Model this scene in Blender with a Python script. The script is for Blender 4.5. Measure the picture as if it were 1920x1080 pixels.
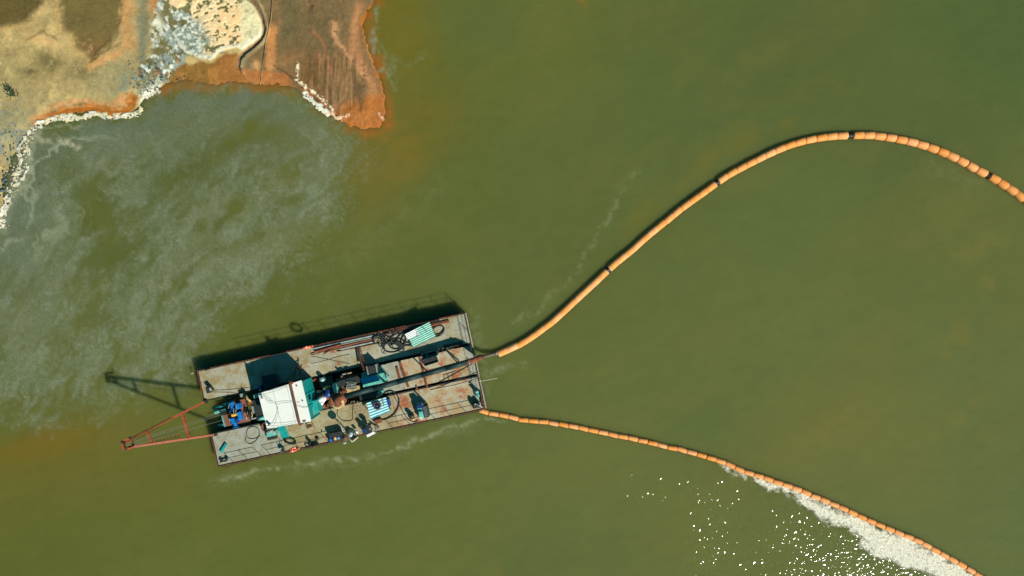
import bpy, math, random
import numpy as np
from mathutils import Vector, Matrix

random.seed(7)
S = bpy.context.scene
COL = S.collection
for o in list(bpy.data.objects): bpy.data.objects.remove(o)

# ------------------------------------------------------------------ camera, sky, sun, exposure
H = 77.0            # camera height over the water
PX = 0.06           # metres per photo pixel at water level
cd = bpy.data.cameras.new('camera'); cam = bpy.data.objects.new('camera', cd); COL.objects.link(cam)
cd.sensor_width = 36.0
cd.lens = 36.0*H/(1920*PX)
cd.clip_start = 1.0; cd.clip_end = 3000
cam.location = (0, 0, H); cam.rotation_euler = (0, 0, 0)
S.camera = cam

SUN_EL, SUN_AZ = math.radians(40.5), math.radians(135)
w = bpy.data.worlds.new("World"); S.world = w; w.use_nodes = True
nt = w.node_tree; nt.nodes.clear()
sky = nt.nodes.new('ShaderNodeTexSky'); sky.sky_type = 'NISHITA'; sky.sun_disc = False
sky.sun_elevation = SUN_EL; sky.sun_rotation = SUN_AZ
mx = nt.nodes.new('ShaderNodeMix'); mx.data_type = 'RGBA'; mx.blend_type = 'MULTIPLY'
mx.inputs[0].default_value = 1.0; mx.inputs[7].default_value = (0.18, 0.95, 1.0, 1)
bg = nt.nodes.new('ShaderNodeBackground'); bg.inputs[1].default_value = 0.05
wo = nt.nodes.new('ShaderNodeOutputWorld')
nt.links.new(sky.outputs[0], mx.inputs[6]); nt.links.new(mx.outputs[2], bg.inputs[0]); nt.links.new(bg.outputs[0], wo.inputs[0])

sl = bpy.data.lights.new('sun', 'SUN'); sl.energy = 5.0; sl.angle = math.radians(0.53); sl.color = (1.0, 0.93, 0.82)
so = bpy.data.objects.new('sun', sl); COL.objects.link(so)
sd_ = Vector((math.sin(SUN_AZ)*math.cos(SUN_EL), math.cos(SUN_AZ)*math.cos(SUN_EL), math.sin(SUN_EL)))
so.rotation_euler = sd_.to_track_quat('Z', 'Y').to_euler(); so.location = sd_*200
S.view_settings.view_transform = 'Standard'; S.view_settings.look = 'None'
S.view_settings.exposure = 0.16; S.view_settings.gamma = 1.0
S.view_settings.use_curve_mapping = False
S.render.engine = 'CYCLES'

# ------------------------------------------------------------------ helpers
def lin(c):
    c = np.asarray(c, float)/255.0
    return np.where(c <= 0.04045, c/12.92, ((c+0.055)/1.055)**2.4)
GAIN = np.array([1.02, 1.02, 1.0])    # how much brighter than its albedo a sunlit level surface renders
def alb(r, g, b, cap=0.86):
    return tuple(np.clip(lin((r, g, b))/GAIN, 0.002, cap))
def P(px, py, z=0.0):
    k = PX*(H-z)/H
    return Vector(((px-960)*k, (540-py)*k, z))
BA = math.radians(12.2)                 # the barge's heading
EX = (math.cos(BA), -math.sin(BA)); EY = (math.sin(BA), math.cos(BA))
OX, OY = 370.5, 695.5
DK = 1.5                                # deck height
def BP(u, v):                           # barge pixels (u along, v across) -> photo pixels at deck level
    return (OX+u*EX[0]+v*EY[0], OY+u*EX[1]+v*EY[1])
def B(u, v, z=DK):                      # -> world, plan position taken on the deck plane
    q = P(*BP(u, v), DK); return Vector((q.x, q.y, z))

def new_mesh(name, verts, faces, mat, smooth=False):
    me = bpy.data.meshes.new(name)
    me.from_pydata([tuple(v) for v in verts], [], faces); me.update()
    if mat: me.materials.append(mat)
    if smooth: me.polygons.foreach_set('use_smooth', [True]*len(me.polygons))
    return me

class MB:
    def __init__(s): s.v = []; s.f = []
    def add(s, vs, fs):
        n = len(s.v); s.v += [Vector(v) for v in vs]; s.f += [tuple(i+n for i in f) for f in fs]; return s
    def prism(s, poly, z0, z1, z1s=None):      # poly: world xy list (ccw or cw); optional per-corner top z
        n = len(poly)
        zt = z1s or [z1]*n
        vs = [(p[0], p[1], z0) for p in poly]+[(p[0], p[1], zt[i]) for i, p in enumerate(poly)]
        a = sum(poly[i][0]*poly[(i+1) % n][1]-poly[(i+1) % n][0]*poly[i][1] for i in range(n))
        fs = [tuple(range(n, 2*n)), tuple(reversed(range(n)))]+[(i, (i+1) % n, n+(i+1) % n, n+i) for i in range(n)]
        if a < 0: fs = [tuple(reversed(f)) for f in fs]
        return s.add(vs, fs)
    def box(s, c, size, rot=0.0, ch=0.0, tilt=None):    # centre, size, z-rotation, chamfer
        hx, hy, hz = [d/2 for d in size]
        R = Matrix.Rotation(rot, 3, 'Z')
        if tilt is not None: R = tilt
        c = Vector(c)
        if ch <= 0:
            vs = [c+R@Vector((x*hx, y*hy, z*hz)) for x in (-1, 1) for y in (-1, 1) for z in (-1, 1)]
            return s.add(vs, [(0, 1, 3, 2), (4, 6, 7, 5), (0, 4, 5, 1), (2, 3, 7, 6), (0, 2, 6, 4), (1, 5, 7, 3)])
        ch = min(ch, hx*.9, hy*.9, hz*.9)
        vs = []; idx = {}
        for x in (-1, 1):
            for y in (-1, 1):
                for z in (-1, 1):
                    for a in range(3):
                        d = [hx-ch, hy-ch, hz-ch]; d[a] = (hx, hy, hz)[a]
                        idx[(x, y, z, a)] = len(vs)
                        vs.append(c+R@Vector((x*d[0], y*d[1], z*d[2])))
        fs = []
        def face(ids):
            q = [vs[i] for i in ids]; nrm = (q[1]-q[0]).cross(q[2]-q[0]); m = sum(q, Vector())/len(q)-c
            fs.append(tuple(ids) if nrm.dot(m) > 0 else tuple(reversed(ids)))
        for sg in (-1, 1):
            face([idx[(sg, y, z, 0)] for y, z in ((-1, -1), (1, -1), (1, 1), (-1, 1))])
            face([idx[(x, sg, z, 1)] for x, z in ((-1, -1), (1, -1), (1, 1), (-1, 1))])
            face([idx[(x, y, sg, 2)] for x, y in ((-1, -1), (1, -1), (1, 1), (-1, 1))])
        for i in (-1, 1):
            for j in (-1, 1):
                face([idx[(i, j, -1, 0)], idx[(i, j, 1, 0)], idx[(i, j, 1, 1)], idx[(i, j, -1, 1)]])
                face([idx[(i, -1, j, 0)], idx[(i, 1, j, 0)], idx[(i, 1, j, 2)], idx[(i, -1, j, 2)]])
                face([idx[(-1, i, j, 1)], idx[(1, i, j, 1)], idx[(1, i, j, 2)], idx[(-1, i, j, 2)]])
                for k in (-1, 1): face([idx[(i, j, k, 0)], idx[(i, j, k, 1)], idx[(i, j, k, 2)]])
        return s.add(vs, fs)
    def bar(s, a, b, wd, hg=None):             # square bar between two points
        a, b = Vector(a), Vector(b); d = b-a; L = d.length
        if L < 1e-5: return s
        R = d.to_track_quat('X', 'Z').to_matrix()
        return s.box((a+b)/2, (L, wd, hg or wd), tilt=R)
    def tube(s, pts, r, n=8, caps=True):
        pts = [Vector(p) for p in pts]
        rr = r if isinstance(r, (list, tuple)) else [r]*len(pts)
        rings = []; up = None
        for i, p in enumerate(pts):
            t = (pts[min(i+1, len(pts)-1)]-pts[max(i-1, 0)])
            t = t.normalized() if t.length > 1e-9 else Vector((1, 0, 0))
            if up is None:
                up = Vector((0, 0, 1)) if abs(t.z) < .9 else Vector((1, 0, 0))
            x = up.cross(t)
            if x.length < 1e-4: x = Vector((1, 0, 0)).cross(t)
            x.normalize(); y = t.cross(x); up = y
            rings.append([p+(x*math.cos(2*math.pi*k/n)+y*math.sin(2*math.pi*k/n))*rr[i] for k in range(n)])
        vs = [v for g in rings for v in g]; fs = []
        for i in range(len(pts)-1):
            for k in range(n):
                fs.append((i*n+k, i*n+(k+1) % n, (i+1)*n+(k+1) % n, (i+1)*n+k))
        if caps: fs += [tuple(reversed(range(n))), tuple(range((len(pts)-1)*n, len(pts)*n))]
        return s.add(vs, fs)
    def cyl(s, a, b, r, n=12): return s.tube([a, b], r, n)
    def lathe(s, c, prof, n=20, axis=(0, 0, 1)):   # prof: (radius, offset along axis)
        c = Vector(c); ax = Vector(axis).normalized()
        return s.tube_rings(c, ax, prof, n)
    def tube_rings(s, c, ax, prof, n):
        x = ax.orthogonal().normalized(); y = ax.cross(x)
        vs = []; fs = []
        for r, h in prof:
            for k in range(n):
                a = 2*math.pi*k/n; vs.append(c+ax*h+(x*math.cos(a)+y*math.sin(a))*r)
        for i in range(len(prof)-1):
            for k in range(n): fs.append((i*n+k, i*n+(k+1) % n, (i+1)*n+(k+1) % n, (i+1)*n+k))
        fs += [tuple(reversed(range(n))), tuple(range((len(prof)-1)*n, len(prof)*n))]
        return s.add(vs, fs)
    def torus(s, c, R, r, n=28, m=8, axis=(0, 0, 1), a0=0, a1=2*math.pi):
        c = Vector(c); ax = Vector(axis).normalized(); x = ax.orthogonal().normalized(); y = ax.cross(x)
        full = abs(a1-a0-2*math.pi) < 1e-6; k = n if full else n+1
        vs = []; fs = []
        for i in range(k):
            a = a0+(a1-a0)*i/n; d = x*math.cos(a)+y*math.sin(a)
            for j in range(m):
                b = 2*math.pi*j/m; vs.append(c+d*(R+r*math.cos(b))+ax*r*math.sin(b))
        for i in range(k if full else k-1):
            for j in range(m):
                fs.append((i*m+j, ((i+1) % k)*m+j, ((i+1) % k)*m+(j+1) % m, i*m+(j+1) % m))
        return s.add(vs, fs)

def tag(o, label=None, cat=None, group=None, kind=None):
    if label: o['label'] = label
    if cat: o['category'] = cat
    if group: o['group'] = group
    if kind: o['kind'] = kind
    return o
def root(name, loc, rot=0.0, label=None, cat=None, group=None):
    o = bpy.data.objects.new(name, None); COL.objects.link(o)
    o.location = loc; o.rotation_euler = (0, 0, rot); o.empty_display_size = .3
    return tag(o, label, cat, group)
def top(o):
    while o.parent: o = o.parent
    return o
def part(name, mb, mat, parent, smooth=False, label=None, kind=None):
    r = top(parent)
    M = (Matrix.Translation(r.location)@r.rotation_euler.to_matrix().to_4x4()).inverted()
    me = new_mesh(name, [M@v for v in mb.v], mb.f, mat, smooth)
    o = bpy.data.objects.new(name, me); COL.objects.link(o); o.parent = parent
    return tag(o, label, None, None, kind)
def single(name, mb, mat, loc, label=None, cat=None, group=None, kind=None, smooth=False, rot=0.0):
    M = (Matrix.Translation(loc)@Matrix.Rotation(rot, 4, 'Z')).inverted()
    o = bpy.data.objects.new(name, new_mesh(name, [M@v for v in mb.v], mb.f, mat, smooth)); COL.objects.link(o)
    o.location = loc; o.rotation_euler = (0, 0, rot)
    return tag(o, label, cat, group, kind)

def quad(*pts, z=DK): return [P(x, y, z) for x, y in pts]
def bxp(mb, cx, cy, lu, lv, z0, z1, rot=BA, ch=0.03):    # box seen in the photo: centre and size of its top in pixels
    k = PX*(H-z1)/H; c = P(cx, cy, z1)
    return mb.box((c.x, c.y, (z0+z1)/2), (lu*k, lv*k, z1-z0), rot, ch)

# ------------------------------------------------------------------ materials
def M(name, c1, c2=None, scale=3.0, rough=.6, metal=0.0, bump=0.0, lo=.4, hi=.65, c3=None, t3=.68, s3=None, spec=.5, rnd=0.0, detail=6, grime=.12):
    m = bpy.data.materials.new(name); m.use_nodes = True
    n = m.node_tree; L = n.links; b = n.nodes['Principled BSDF']
    b.inputs['Roughness'].default_value = rough; b.inputs['Metallic'].default_value = metal
    b.inputs['Specular IOR Level'].default_value = spec
    if c2 is None: c2 = tuple(x*.75 for x in c1)
    tc = n.nodes.new('ShaderNodeNewGeometry')
    nz = n.nodes.new('ShaderNodeTexNoise'); nz.inputs['Scale'].default_value = scale; nz.inputs['Detail'].default_value = detail
    nz.inputs['Roughness'].default_value = .62
    L.new(tc.outputs['Position'], nz.inputs['Vector'])
    mr = n.nodes.new('ShaderNodeMapRange'); mr.interpolation_type = 'SMOOTHSTEP'
    mr.inputs[1].default_value = lo; mr.inputs[2].default_value = hi
    L.new(nz.outputs[0], mr.inputs[0])
    x = n.nodes.new('ShaderNodeMix'); x.data_type = 'RGBA'
    x.inputs[6].default_value = (*c1, 1); x.inputs[7].default_value = (*c2, 1); L.new(mr.outputs[0], x.inputs[0])
    out = x.outputs[2]
    if c3:
        n3 = n.nodes.new('ShaderNodeTexNoise'); n3.inputs['Scale'].default_value = s3 or scale*.45; n3.inputs['Detail'].default_value = 8
        n3.inputs['Roughness'].default_value = .7
        mp = n.nodes.new('ShaderNodeVectorMath'); mp.operation = 'ADD'; mp.inputs[1].default_value = (13.1, 7.7, 3.3)
        L.new(tc.outputs['Position'], mp.inputs[0]); L.new(mp.outputs[0], n3.inputs['Vector'])
        m3 = n.nodes.new('ShaderNodeMapRange'); m3.interpolation_type = 'SMOOTHSTEP'
        m3.inputs[1].default_value = t3-.05; m3.inputs[2].default_value = t3+.07; L.new(n3.outputs[0], m3.inputs[0])
        x3 = n.nodes.new('ShaderNodeMix'); x3.data_type = 'RGBA'; x3.inputs[7].default_value = (*c3, 1)
        L.new(out, x3.inputs[6]); L.new(m3.outputs[0], x3.inputs[0]); out = x3.outputs[2]
    gn = n.nodes.new('ShaderNodeTexNoise'); gn.inputs['Scale'].default_value = 9.0; gn.inputs['Detail'].default_value = 7; gn.inputs['Roughness'].default_value = .75
    L.new(tc.outputs['Position'], gn.inputs['Vector'])
    gr = n.nodes.new('ShaderNodeMapRange'); gr.inputs[1].default_value = .32; gr.inputs[2].default_value = .68; gr.inputs[3].default_value = 1-grime; gr.inputs[4].default_value = 1+grime*.6
    L.new(gn.outputs[0], gr.inputs[0]); gs = n.nodes.new('ShaderNodeVectorMath'); gs.operation = 'SCALE'
    L.new(out, gs.inputs[0]); L.new(gr.outputs[0], gs.inputs['Scale']); out = gs.outputs[0]
    if rnd:
        oi = n.nodes.new('ShaderNodeObjectInfo'); hs = n.nodes.new('ShaderNodeHueSaturation')
        r1 = n.nodes.new('ShaderNodeMapRange'); r1.inputs[3].default_value = 1-rnd; r1.inputs[4].default_value = 1+rnd*.6
        L.new(oi.outputs['Random'], r1.inputs[0]); L.new(r1.outputs[0], hs.inputs['Value']); L.new(out, hs.inputs['Color'])
        r2 = n.nodes.new('ShaderNodeMapRange'); r2.inputs[3].default_value = 1.05; r2.inputs[4].default_value = 1-rnd*.8
        L.new(oi.outputs['Random'], r2.inputs[0]); L.new(r2.outputs[0], hs.inputs['Saturation'])
        out = hs.outputs[0]
    L.new(out, b.inputs['Base Color'])
    if bump:
        bp = n.nodes.new('ShaderNodeBump'); bp.inputs['Strength'].default_value = bump; bp.inputs['Distance'].default_value = .03
        L.new(nz.outputs[0], bp.inputs['Height']); L.new(bp.outputs[0], b.inputs['Normal'])
    return m

RUST = alb(158, 82, 40); DRUST = alb(105, 60, 38)
m_deck = M('deck_paint', alb(166, 165, 142), alb(154, 138, 96), 1.0, .7, 0, .3, .42, .62, RUST, .63, .55, rnd=.10, grime=.26)
m_deckr = M('deck_paint_rusted', alb(172, 168, 140), alb(172, 148, 104), .9, .7, 0, .3, .42, .62, alb(164, 96, 56), .555, .7, rnd=.10, grime=.26)
m_deckl = M('deck_paint_sandy', alb(166, 157, 122), alb(152, 134, 92), 1.1, .75, 0, .3, .4, .62, RUST, .64, .7, rnd=.08, grime=.26)
m_deckg = M('deck_paint_grey', alb(160, 163, 146), alb(146, 142, 116), 1.3, .7, 0, .2, .42, .62, RUST, .64, .8, grime=.26)
m_hull = M('hull_steel', (.012, .015, .014), (.03, .016, .012), 1.5, .7, 0, .3)
m_rim = M('red_oxide_edge', alb(132, 64, 44), alb(90, 46, 34), 2.0, .7)
m_orange = M('orange_primer', alb(164, 80, 40), alb(128, 62, 34), 2.2, .55, 0, .2, .45, .7, alb(110, 58, 34), .66)
m_float = M('orange_float_plastic', alb(250, 164, 92), alb(240, 146, 72), 2.5, .6, 0, .1, .4, .7, alb(214, 118, 48), .64, 1.6, spec=.25, rnd=.06)
m_floatp = M('faded_float_plastic', alb(238, 172, 110), alb(226, 150, 84), 3.5, .5, 0, .1)
m_seam = M('float_flange', alb(236, 196, 160), alb(215, 150, 100), 4, .5)
m_black = M('black_rubber', (.012, .015, .016), (.03, .03, .03), 3, .55)
m_dark = M('dark_machinery', (.012, .03, .032), (.04, .03, .02), 3, .5, 0, .2)
m_pipe = M('teal_black_pipe_paint', alb(14, 50, 48), alb(10, 38, 40), 1.3, .65, 0, .2, .4, .65, alb(80, 62, 44), .72)
m_rust = M('bare_rusty_steel', alb(138, 76, 44), alb(98, 60, 40), 2.2, .8, 0, .4, .4, .65, alb(172, 118, 84), .66)
m_rustd = M('dark_rusty_steel', alb(118, 70, 46), alb(76, 50, 38), 2.0, .8, 0, .4)
m_white = M('white_roof_paint', (.84, .86, .80), (.80, .82, .74), .8, .5, 0, .0, .4, .6, (.72, .70, .60), .68, 1.1, grime=.05)
m_teal = M('teal_wall_paint', alb(0, 158, 150), alb(0, 140, 136), 1.6, .5, 0, .1)
m_tealg = M('pale_teal_metal', alb(110, 190, 175), alb(80, 160, 150), 2.5, .45, 0, .1)
m_blue = M('blue_machine_paint', alb(0, 130, 205), alb(0, 95, 170), 3.0, .4, 0, .2, .4, .65, alb(0, 60, 110), .66)
m_dblue = M('deep_blue_paint', alb(10, 70, 150), alb(8, 40, 90), 3.0, .45)
m_yel = M('yellow_paint', alb(250, 185, 60), alb(230, 150, 50), 3, .5)
m_corr = M('galvanised_sheet', alb(170, 222, 205), alb(140, 200, 188), 2.2, .4, .15, 0, .4, .7, alb(110, 165, 150), .68)
m_corrb = M('bluish_galvanised_sheet', alb(185, 232, 235), alb(150, 215, 225), 2.5, .4, .15)
m_glass = M('window_glass', (.01, .02, .025), (.015, .03, .03), 2, .08)
m_grey = M('grey_steel', alb(150, 160, 150), alb(120, 125, 115), 2.5, .5, .2, .1)
m_lgrey = M('light_grey_steel', alb(178, 190, 182), alb(150, 158, 148), 2.5, .45, .2)
m_tan = M('tan_canvas', alb(196, 170, 120), alb(160, 135, 90), 4, .85, 0, .4)
m_cloth = M('white_cloth', (.8, .82, .82), (.66, .68, .68), 5, .9, 0, .5)
m_lifebuoy = M('lifebuoy_orange', alb(255, 92, 40), alb(240, 78, 30), 4, .5)
m_lbw = M('lifebuoy_white', (.8, .8, .78), (.75, .75, .72), 4, .5)
m_rope = M('pale_rope', alb(215, 210, 190), alb(190, 180, 150), 6, .9)
m_red = M('red_brown_platform', alb(140, 86, 64), alb(112, 74, 58), 2.0, .75, 0, .3, .4, .65, alb(90, 80, 60), .64)
m_wood = M('weathered_board', alb(150, 130, 95), alb(115, 95, 65), 3.0, .8, 0, .3)
m_leaf = M('small_shrub_leaf', (.03, .07, .03), (.05, .08, .03), 6, .7)
m_stone = M('shore_stone', alb(92, 104, 98), alb(70, 82, 84), 5, .85, 0, .4)
m_crust = M('foam_clump', (.60, .50, .32), (.42, .40, .28), 6, .9, 0, .5)
m_brown = M('brown_disc_paint', alb(92, 72, 46), alb(76, 58, 40), 4, .7)
m_wline = M('brown_waterline_tube', alb(112, 92, 44), alb(98, 92, 44), 1.2, .6)  # dull olive-brown of the thin tubes at the waterline

# ------------------------------------------------------------------ numpy noise and painting tools
def _h(ix, iy, seed):
    n = (ix.astype(np.int64)*374761393+iy.astype(np.int64)*668265263+seed*1442695041) & 0xffffffff
    n = ((n ^ (n >> 13))*1274126177) & 0xffffffff
    n = ((n ^ (n >> 16))*2246822519) & 0xffffffff
    return ((n ^ (n >> 15)) & 0xffffff)/float(0xffffff)
def vn(x, y, seed=0):
    ix = np.floor(x); iy = np.floor(y); fx = x-ix; fy = y-iy
    ux = fx*fx*fx*(fx*(fx*6-15)+10); uy = fy*fy*fy*(fy*(fy*6-15)+10)
    a = _h(ix, iy, seed); b = _h(ix+1, iy, seed); c = _h(ix, iy+1, seed); d = _h(ix+1, iy+1, seed)
    return a+(b-a)*ux+(c-a)*uy+(a-b-c+d)*ux*uy
def fbm(x, y, L, oct=5, seed=0, gain=.5, ang=0.0, st=1.0):      # L wavelength in px, stretched by st along ang (degrees, up = +)
    a = math.radians(ang); c, s_ = math.cos(a), math.sin(a)
    u = (x*c-y*s_)/(L*st); v = (x*s_+y*c)/L
    t = 0; am = 1; tot = 0
    for i in range(oct):
        t = t+am*vn(u, v, seed+i*17); tot += am; am *= gain
        u, v = u*1.93+v*.35+3.1, v*1.93-u*.35+1.7
    return t/tot
def ss(a, b, x): t = np.clip((x-a)/(b-a), 0, 1); return t*t*(3-2*t)
def pdist(X, Y, pts):
    d = np.full(X.shape, 1e9)
    for (x0, y0), (x1, y1) in zip(pts[:-1], pts[1:]):
        dx, dy = x1-x0, y1-y0; L2 = dx*dx+dy*dy+1e-9
        t = np.clip(((X-x0)*dx+(Y-y0)*dy)/L2, 0, 1)
        d = np.minimum(d, np.hypot(X-x0-t*dx, Y-y0-t*dy))
    return d
def psd(X, Y, pts):            # signed distance, + inside
    ins = np.zeros(X.shape, bool); n = len(pts)
    for i in range(n):
        x0, y0 = pts[i]; x1, y1 = pts[(i+1) % n]
        if y0 == y1: continue
        c = ((Y < y0) != (Y < y1)) & (X < (x1-x0)*(Y-y0)/(y1-y0)+x0)
        ins ^= c
    d = pdist(X, Y, list(pts)+[pts[0]])
    return np.where(ins, d, -d)
def blob(X, Y, cx, cy, rx, ry=None, rot=0):
    ry = ry or rx; a = math.radians(rot); u = (X-cx)*math.cos(a)-(Y-cy)*math.sin(a); v = (X-cx)*math.sin(a)+(Y-cy)*math.cos(a)
    return np.exp(-((u/rx)**2+(v/ry)**2))
def mixc(C, col, m):
    c = lin(col)/GAIN
    m = np.clip(m, 0, 1)[..., None]; return C*(1-m)+c*m
def grid_object(name, xs, ys, Z, mat, attrs, keep=None, XY=None):
    nx, ny = len(xs), len(ys)
    X, Y = np.meshgrid(xs, ys)
    co = np.stack([(X-960)*PX, (540-Y)*PX, Z], -1).reshape(-1, 3)
    idx = np.arange(nx*ny).reshape(ny, nx)
    q = np.stack([idx[:-1, :-1], idx[1:, :-1], idx[1:, 1:], idx[:-1, 1:]], -1).reshape(-1, 4)
    if keep is not None:
        k = keep.reshape(-1); q = q[k[q].all(1)]
        used = np.zeros(nx*ny, bool); used[q.reshape(-1)] = True
        remap = np.cumsum(used)-1; co = co[used]; q = remap[q]
    me = bpy.data.meshes.new(name)
    me.vertices.add(len(co)); me.vertices.foreach_set('co', co.astype(np.float32).reshape(-1))
    me.loops.add(q.size); me.loops.foreach_set('vertex_index', q.astype(np.int32).reshape(-1))
    me.polygons.add(len(q)); me.polygons.foreach_set('loop_start', np.arange(0, q.size, 4, dtype=np.int32))
    try: me.polygons.foreach_set('loop_total', np.full(len(q), 4, dtype=np.int32))
    except Exception: pass
    me.update(calc_edges=True); me.validate()
    for an, A in attrs.items():
        A = A.reshape(nx*ny, -1)
        if keep is not None: A = A[used]
        if A.shape[1] == 3:
            at = me.attributes.new(an, 'FLOAT_COLOR', 'POINT')
            at.data.foreach_set('color', np.concatenate([A, np.ones((len(A), 1))], 1).astype(np.float32).reshape(-1))
        else:
            at = me.attributes.new(an, 'FLOAT', 'POINT'); at.data.foreach_set('value', A.astype(np.float32).reshape(-1))
    me.polygons.foreach_set('use_smooth', [True]*len(me.polygons))
    me.materials.append(mat)
    o = bpy.data.objects.new(name, me); COL.objects.link(o); return o
def axis(a, b, step, far=14000):
    mid = np.arange(a, b+.1, step); e = []; x = step
    out = []; p = 0
    while p < far: x *= 1.35; p += x; out.append(p)
    out = np.array(out)
    return np.concatenate([(mid[0]-out)[::-1], mid, mid[-1]+out])

# ---------------- curves shared by water, foam and floats
LOW = [(897.5,768),(917,773.8),(955.6,780.3),(974.4,786),(1012,789.7),(1049.4,794.4),(1084,801),(1119.7,808.4),(1156,816),(1193.8,823.4),(1231,832),(1249.5,837.5),(1269,840.6),(1289.4,846),(1308,851.6),(1345.6,862.5),(1366,870.3),(1401,886),(1419,890.6),(1455,903),(1491,914.8),(1509.7,922.7),(1545,937.5),(1580.6,952.5),(1614.4,968.4),(1650,984.4),(1687.5,999.4),(1723,1014.4),(1760.6,1035),(1796,1054.7),(1828,1074.4),(1860,1095),(1960,1160),(2080,1240)]
MAIN = [(933,663),(953,655),(971,646.5),(988.5,636.5),(1004,626),(1020,614),(1035,603),(1049.6,589.5),(1065.4,575),(1094,548.5),(1109,534.6),(1122.8,521.7),(1139.4,506),(1155.2,492),(1186.7,466.3),(1216,440),(1247.8,414.4),(1277.4,390.4),(1310.7,366.3),(1343,343),(1362.8,329.4),(1398.8,309.8),(1434,292.2),(1471.4,275.5),(1509.7,263.8),(1548.8,257),(1578,254.8),(1593,254.4),(1619,254),(1640,254.7),(1681.7,260.8),(1720,270),(1756.7,281.9),(1795,299),(1830,318.3),(1850.8,329),(1870,340),(1903,361.7),(1920,375),(1960,408),(2010,455),(2060,512)]
SHORE = [(-900,-900),(-900,470),(-300,450),(-60,445),(0,432),(10,400),(6,350),(18,310),(30,280),(48,255),(62,240),(90,226),(130,214),(170,210),(215,222),(242,214),(262,200),(272,186),(292,168),(312,158),(345,150),(400,160),(440,152),(480,160),(520,158),(560,166),(585,184),(610,205),(640,225),(655,236),(685,243),(714,240),(724,215),(722,180),(714,150),(700,112),(688,82),(680,50),(690,20),(705,0),(730,-60),(720,-900)]

# ------------------------------------------------------------------ water
xs = axis(-120, 2040, 3.0); ys = axis(-120, 1200, 3.0)
X, Y = np.meshgrid(xs, ys)
ctrl = [(900,50,96,106,50),(1020,40,98,107,50),(1250,50,92,104,53),(1500,60,88,101,53),(1900,30,82,102,54),(1500,400,94,107,57),(1850,450,100,108,56),(1750,250,88,102,55),(1200,250,92,105,54),(1000,300,93,105,53),
 (1000,500,93,105,54),(1500,600,99,111,59),(1850,700,101,110,60),(1300,750,99,110,58),(1650,850,107,113,60),(1900,950,99,110,60),(1100,900,102,111,58),(1300,1000,103,111,58),
 (700,950,98,108,53),(400,1000,97,106,48),(100,900,97,104,46),(50,1040,96,102,44),(250,900,97,105,48),(740,60,106,106,40),(760,250,104,104,42),(850,350,94,105,51),(500,650,93,102,46),
 (300,400,88,98,46),(0,600,94,104,54),(-200,300,90,100,50),(2100,500,96,106,56),(1000,1200,99,108,56),(1500,-100,86,102,54),(1400,150,88,102,54)]
num = np.zeros(X.shape+(3,)); den = np.zeros(X.shape)
for cx, cy, r, g, b in ctrl:
    wgt = 1/(((X-cx)**2+(Y-cy)**2)/160**2+.08)**1.6
    num += wgt[..., None]*(lin((r, g, b))/GAIN); den += wgt
WC = num/den[..., None]
wx = (fbm(X, Y, 160, 3, 5)-.5)*90; wy = (fbm(X, Y, 160, 3, 9)-.5)*90
Xw, Yw = X+wx, Y+wy
# silt clouds
wv0 = (fbm(X, Y, 45, 5, 13)-.5)*70
low1 = fbm(Xw, Yw, 220, 5, 21, ang=35, st=1.8)
inframe = ss(-600, 0, X)*(1-ss(1920, 2500, X))
WC = mixc(WC, (112, 110, 56), .28*ss(.5, .72, low1)*ss(700, 1500, X)*inframe)
WC = mixc(WC, (82, 102, 60), .22*ss(.5, .72, fbm(Xw, Yw, 260, 4, 33))*ss(500, 1000, X)*inframe)
WC = mixc(WC, (126, 98, 28), .66*blob(X+(wx+wv0)*.6, Y+(wy-wv0)*.5, 80, 828, 115, 30, 8)*ss(.3, .6, fbm(Xw, Yw, 60, 4, 3)+.12))
WC = mixc(WC, (110, 102, 38), .5*blob(X+wx, Y+wy, 110, 870, 240, 100, 0))
WC = mixc(WC, (118, 106, 36), .5*blob(Xw, Yw, 740, 30, 50, 120, 0))
WC = mixc(WC, (150, 108, 30), .8*blob(X, Y, 1091, -6, 9, 22)*ss(.3, .6, fbm(X, Y, 10, 3, 19)))
WC = mixc(WC, (124, 106, 42), .6*blob(X+wv0, Y+wv0*.7, 755, 255, 85, 60, 30)*ss(.3, .62, fbm(X+wv0, Y+wv0, 40, 5, 8)))
WC = mixc(WC, (120, 108, 48), .5*blob(Xw, Yw, 700, 320, 60, 60))
WC = mixc(WC, (112, 108, 44), .55*np.exp(-(pdist(X, Y, [(1180, 430), (1250, 360), (1340, 290), (1440, 235), (1480, 225)])/18)**2)*ss(.3, .7, fbm(X, Y, 40, 3, 4)))
for cx, cy, rx, ry in ((1850, 525, 16, 16), (1790, 640, 50, 30), (1800, 800, 60, 50), (1850, 460, 40, 20), (1560, 800, 110, 40), (1800, 470, 24, 16)):
    WC = mixc(WC, (118, 116, 58), .55*blob(X+wv0*.7, Y+wv0*.5, cx, cy, rx, ry, 30)*ss(.35, .6, fbm(X, Y, 30, 4, 29)))
# orange shallows round the land
n_s = fbm(X, Y, 18, 5, 14)
sd = psd(X+(fbm(X, Y, 22, 4, 2)-.5)*16, Y+(fbm(X, Y, 22, 4, 6)-.5)*16, SHORE)
seg = blob(X, Y, 680, 235, 90, 50)+blob(X, Y, 420, 160, 150, 26)+blob(X, Y, 700, 90, 34, 120)
WC = mixc(WC, (160, 100, 36), .9*ss(-26, -2, sd+(n_s-.5)*20)*np.clip(seg*1.5, 0, 1)*(.5+.5*ss(.35, .6, fbm(X, Y, 14, 4, 12))))
WC = mixc(WC, (136, 102, 46), .85*ss(-36, 6, sd+(n_s-.5)*30)*ss(300, 360, X)*(1-ss(480, 560, X)))
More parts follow.
